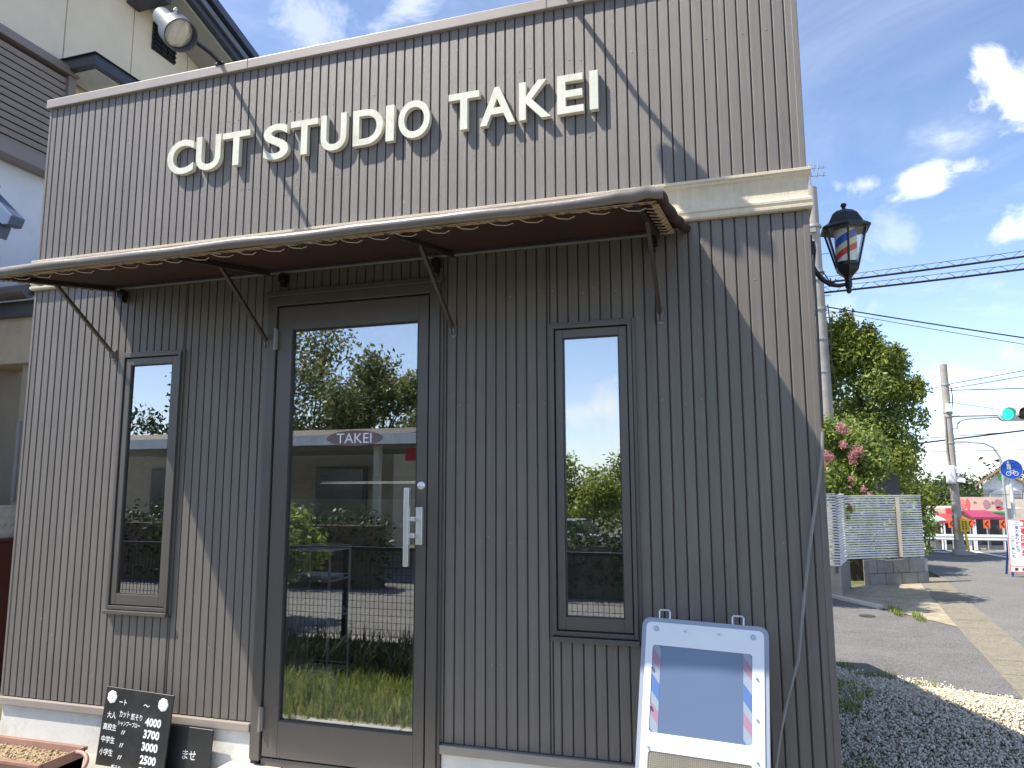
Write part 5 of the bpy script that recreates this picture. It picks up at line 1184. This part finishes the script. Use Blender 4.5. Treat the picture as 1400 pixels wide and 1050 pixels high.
# ------------------------------------------------------------------ across the lawn: what the glass mirrors
wf = thing('wire_fence', 'black welded wire fence along the far side of the lawn', 'fence', (-4, -3.75, -.22))
FY = -3.75; fz0, fz1 = -.20, .80
for x in np.arange(-8.4, 1.3, 1.98): MB().box(x-.025, x+.025, FY-.025, FY+.025, fz0-.1, fz1+.02).build('post', BLACK, wf)
mb = MB()
for x in np.arange(-9.0, .95, .052): mb.box(x-.0022, x+.0022, FY-.034, FY-.029, fz0+.04, fz1-.02)
for z in np.arange(fz0+.04, fz1, .07): mb.box(-9.0, .92, FY-.029, FY-.025, z-.0022, z+.0022)
mb.build('wire_mesh', BLACK, wf, kind='stuff')
mb = MB(); mb.box(-9.0, .92, FY-.02, FY+.02, fz1-.01, fz1+.025); mb.box(-9.0, .92, FY-.02, FY+.02, fz0-.02, fz0+.06); mb.build('rail', BLACK, wf)
v, f, ti = leaf_cloud([(x, -7.9+.1*math.sin(x*3), .40, (.42, .38, .68)) for x in np.arange(-12.5, -6.2, .38)], 9000, .05, .3, .6)
hg = thing('hedge', 'dark clipped hedge across the road from the lawn', 'hedge', (-9.3, -7.9, -.25)); np_mesh('foliage', v, f, G_DARK, hg, ti)
MB().box(-12.6, -6.2, -8.1, -7.7, -.25, .8).build('stem_core', BARK, hg)
v, f, ti = leaf_cloud([(x, -7.9+.1*math.sin(x*3), .30, (.36, .34, .55)) for x in np.arange(-3.6, -1.3, .34)], 4500, .05, .3, .6)
hg = thing('hedge', 'short dark hedge across the road in front of the parked cars', 'hedge', (-2.5, -7.9, -.25)); np_mesh('foliage', v, f, G_DARK, hg, ti)
MB().box(-3.7, -1.2, -8.05, -7.75, -.25, .55).build('stem_core', BARK, hg)
# carport and house across the road
cpt = thing('carport', 'carport with pale translucent roof across the road', 'carport', (-8, -11, -.2))
MB().box(-16, -5.6, -14.5, -9.5, 2.34, 2.42).build('roof_sheet', mat('pale_polycarbonate', (.62, .66, .70), .3), cpt)
MB().box(-16, -5.55, -9.49, -9.40, 2.26, 2.46).build('fascia', mat('pale_alu', (.62, .64, .66), .35, .2), cpt)
for x in (-15, -12, -9.4, -7.2, -5.8): MB().box(x-.06, x+.06, -9.75, -9.62, -.25, 2.34).build('post', mat('beige_post', (.45, .40, .32), .6), cpt)
for y in (-10.6, -11.8, -13.0): MB().box(-16, -5.6, y-.04, y+.04, 2.22, 2.339).build('beam', mat('alu_beam', (.40, .40, .38), .5), cpt)
hs = thing('house_opposite', 'tan house with dark eaves standing behind the carport', 'house', (-12, -17, -.2))
MB().box(-20, -9.6, -19, -15.2, -.25, 2.75).build('wall', mat('tan_house_render', (.42, .35, .25), .8), hs)
MB().prism([(-14.5, 2.75), (-19.5, 2.75), (-17, 3.2)], (-20.6, 0, 0), (0, 1, 0), V, (11.4, 0, 0)).build('roof', mat('brown_roof', (.05, .035, .028), .6), hs)
for x in (-17, -14, -11.2): w = MB().box(x-.8, x+.8, -15.2, -15.12, .5, 2.0).build('window', TRIM, hs); MB().box(x-.72, x+.72, -15.115, -15.10, .58, 1.92).build('pane', DKG, w)
rb2 = MB().box(-6.75, -6.2, -10.05, -9.98, 1.95, 2.2); tag(rb2.build('red_banner', mat('red_banner_cloth', (.5, .05, .05), .6), None), 'small red banner fixed under the carport edge', 'banner')
k = 0
for (x, y, h, r, lm, n, lb) in [(-15.5, -20.5, 9.2, 3.2, G_OLIVE, 9000, 'tall olive tree at the left behind the house opposite'), (-12.8, -20, 7.6, 2.6, G_OLIVE, 9000, 'loose-crowned tree behind the middle of the house opposite'), (-10.0, -19.5, 6.4, 2.2, G_OLIVE, 8000, 'smaller tree at the right end of the house opposite'), (-22, -21, 8, 3, G_DARK, 5000, 'dark tree farthest left across the road'),
                                (-9.6, -34.5, 5.4, 2.7, G_MID, 5000, 'low green tree across the car park'), (-5.2, -34.5, 5.7, 2.8, G_MID, 5000, 'green tree in the hedge line across the car park'), (-1.0, -35, 5.8, 3.0, G_DARK, 4000, 'dark tree at the right of the car park hedge line'), (-7.4, -32.5, 3.9, 2.0, G_YEL, 4000, 'light green bush across the car park')]:
    b = (x, y, gz(x, y)); cl_ = ball(x, y, b[2]+h*.60, r*.8, r*.8, h*.30, 16, r*.30, 60+k)
    tree('roadside_tree', lb, 'tree', b, cl_, n, .10 if n > 5000 else .12, lm, .14, core=.25); k += 1
tree('lawn_bush', 'green rounded bush beyond the wire fence', 'shrub', (-6.1, -5.0, -.22), ball(-6.1, -5.0, .75, .45, .4, .5, 9, .26, 99), 3500, .05, G_MID, .04)
def car(loc, rz, col, label):
    t = thing('parked_car', label, 'car', loc, 'cars parked across the road'); ORG[t.name] = Vector()
    pm = mat('car_paint', col, .25, .2, .6, .03, coat=.8)
    body = [(-2.1, .25), (-2.15, .6), (-2.0, .85), (-1.1, .95), (1.3, .92), (2.05, .8), (2.15, .55), (2.1, .25)]
    MB().prism(body, (0, -.82, 0), U, V, (0, 1.64, 0)).build('body', pm, t, 30, bevel=.06)
    cab_ = [(-1.75, .93), (-1.35, 1.42), (.2, 1.46), (1.15, .94)]
    MB().prism(cab_, (0, -.72, 0), U, V, (0, 1.44, 0)).build('cabin', DKG, t, bevel=.05)
    MB().prism([(-1.38, 1.41), (-1.3, 1.46), (.15, 1.49), (.3, 1.44)], (0, -.70, 0), U, V, (0, 1.4, 0)).build('roof', pm, t, bevel=.02)
    for x in (-1.3, 1.35):
        for y in (-.83, .65): wq = MB().lathe([(.2, 0), (.31, .01), (.32, .05), (.32, .14), (.31, .18), (.2, .185)], (x, y, .32), 20, (0, 1, 0)).build('wheel', BLACK, t, 40); MB().lathe([(.19, -.004), (.17, -.012), (.001, -.012)], (x, y if y < 0 else y+.20, .32), 14, (0, 1, 0)).build('rim', STEEL, wq)
    for y in (-.6, .6): MB().box(2.06, 2.13, y-.16, y+.16, .62, .74).build('headlight', CHROME, t)
    t.rotation_euler = (0, 0, rz); return t
car((-7.6, -29.0, gz(0, -29)), R(12), (.55, .62, .70), 'silver blue parked car at the left across the road')
car((-4.6, -30.0, gz(0, -30)), R(170), (.75, .75, .75), 'white parked car right of the silver blue one')
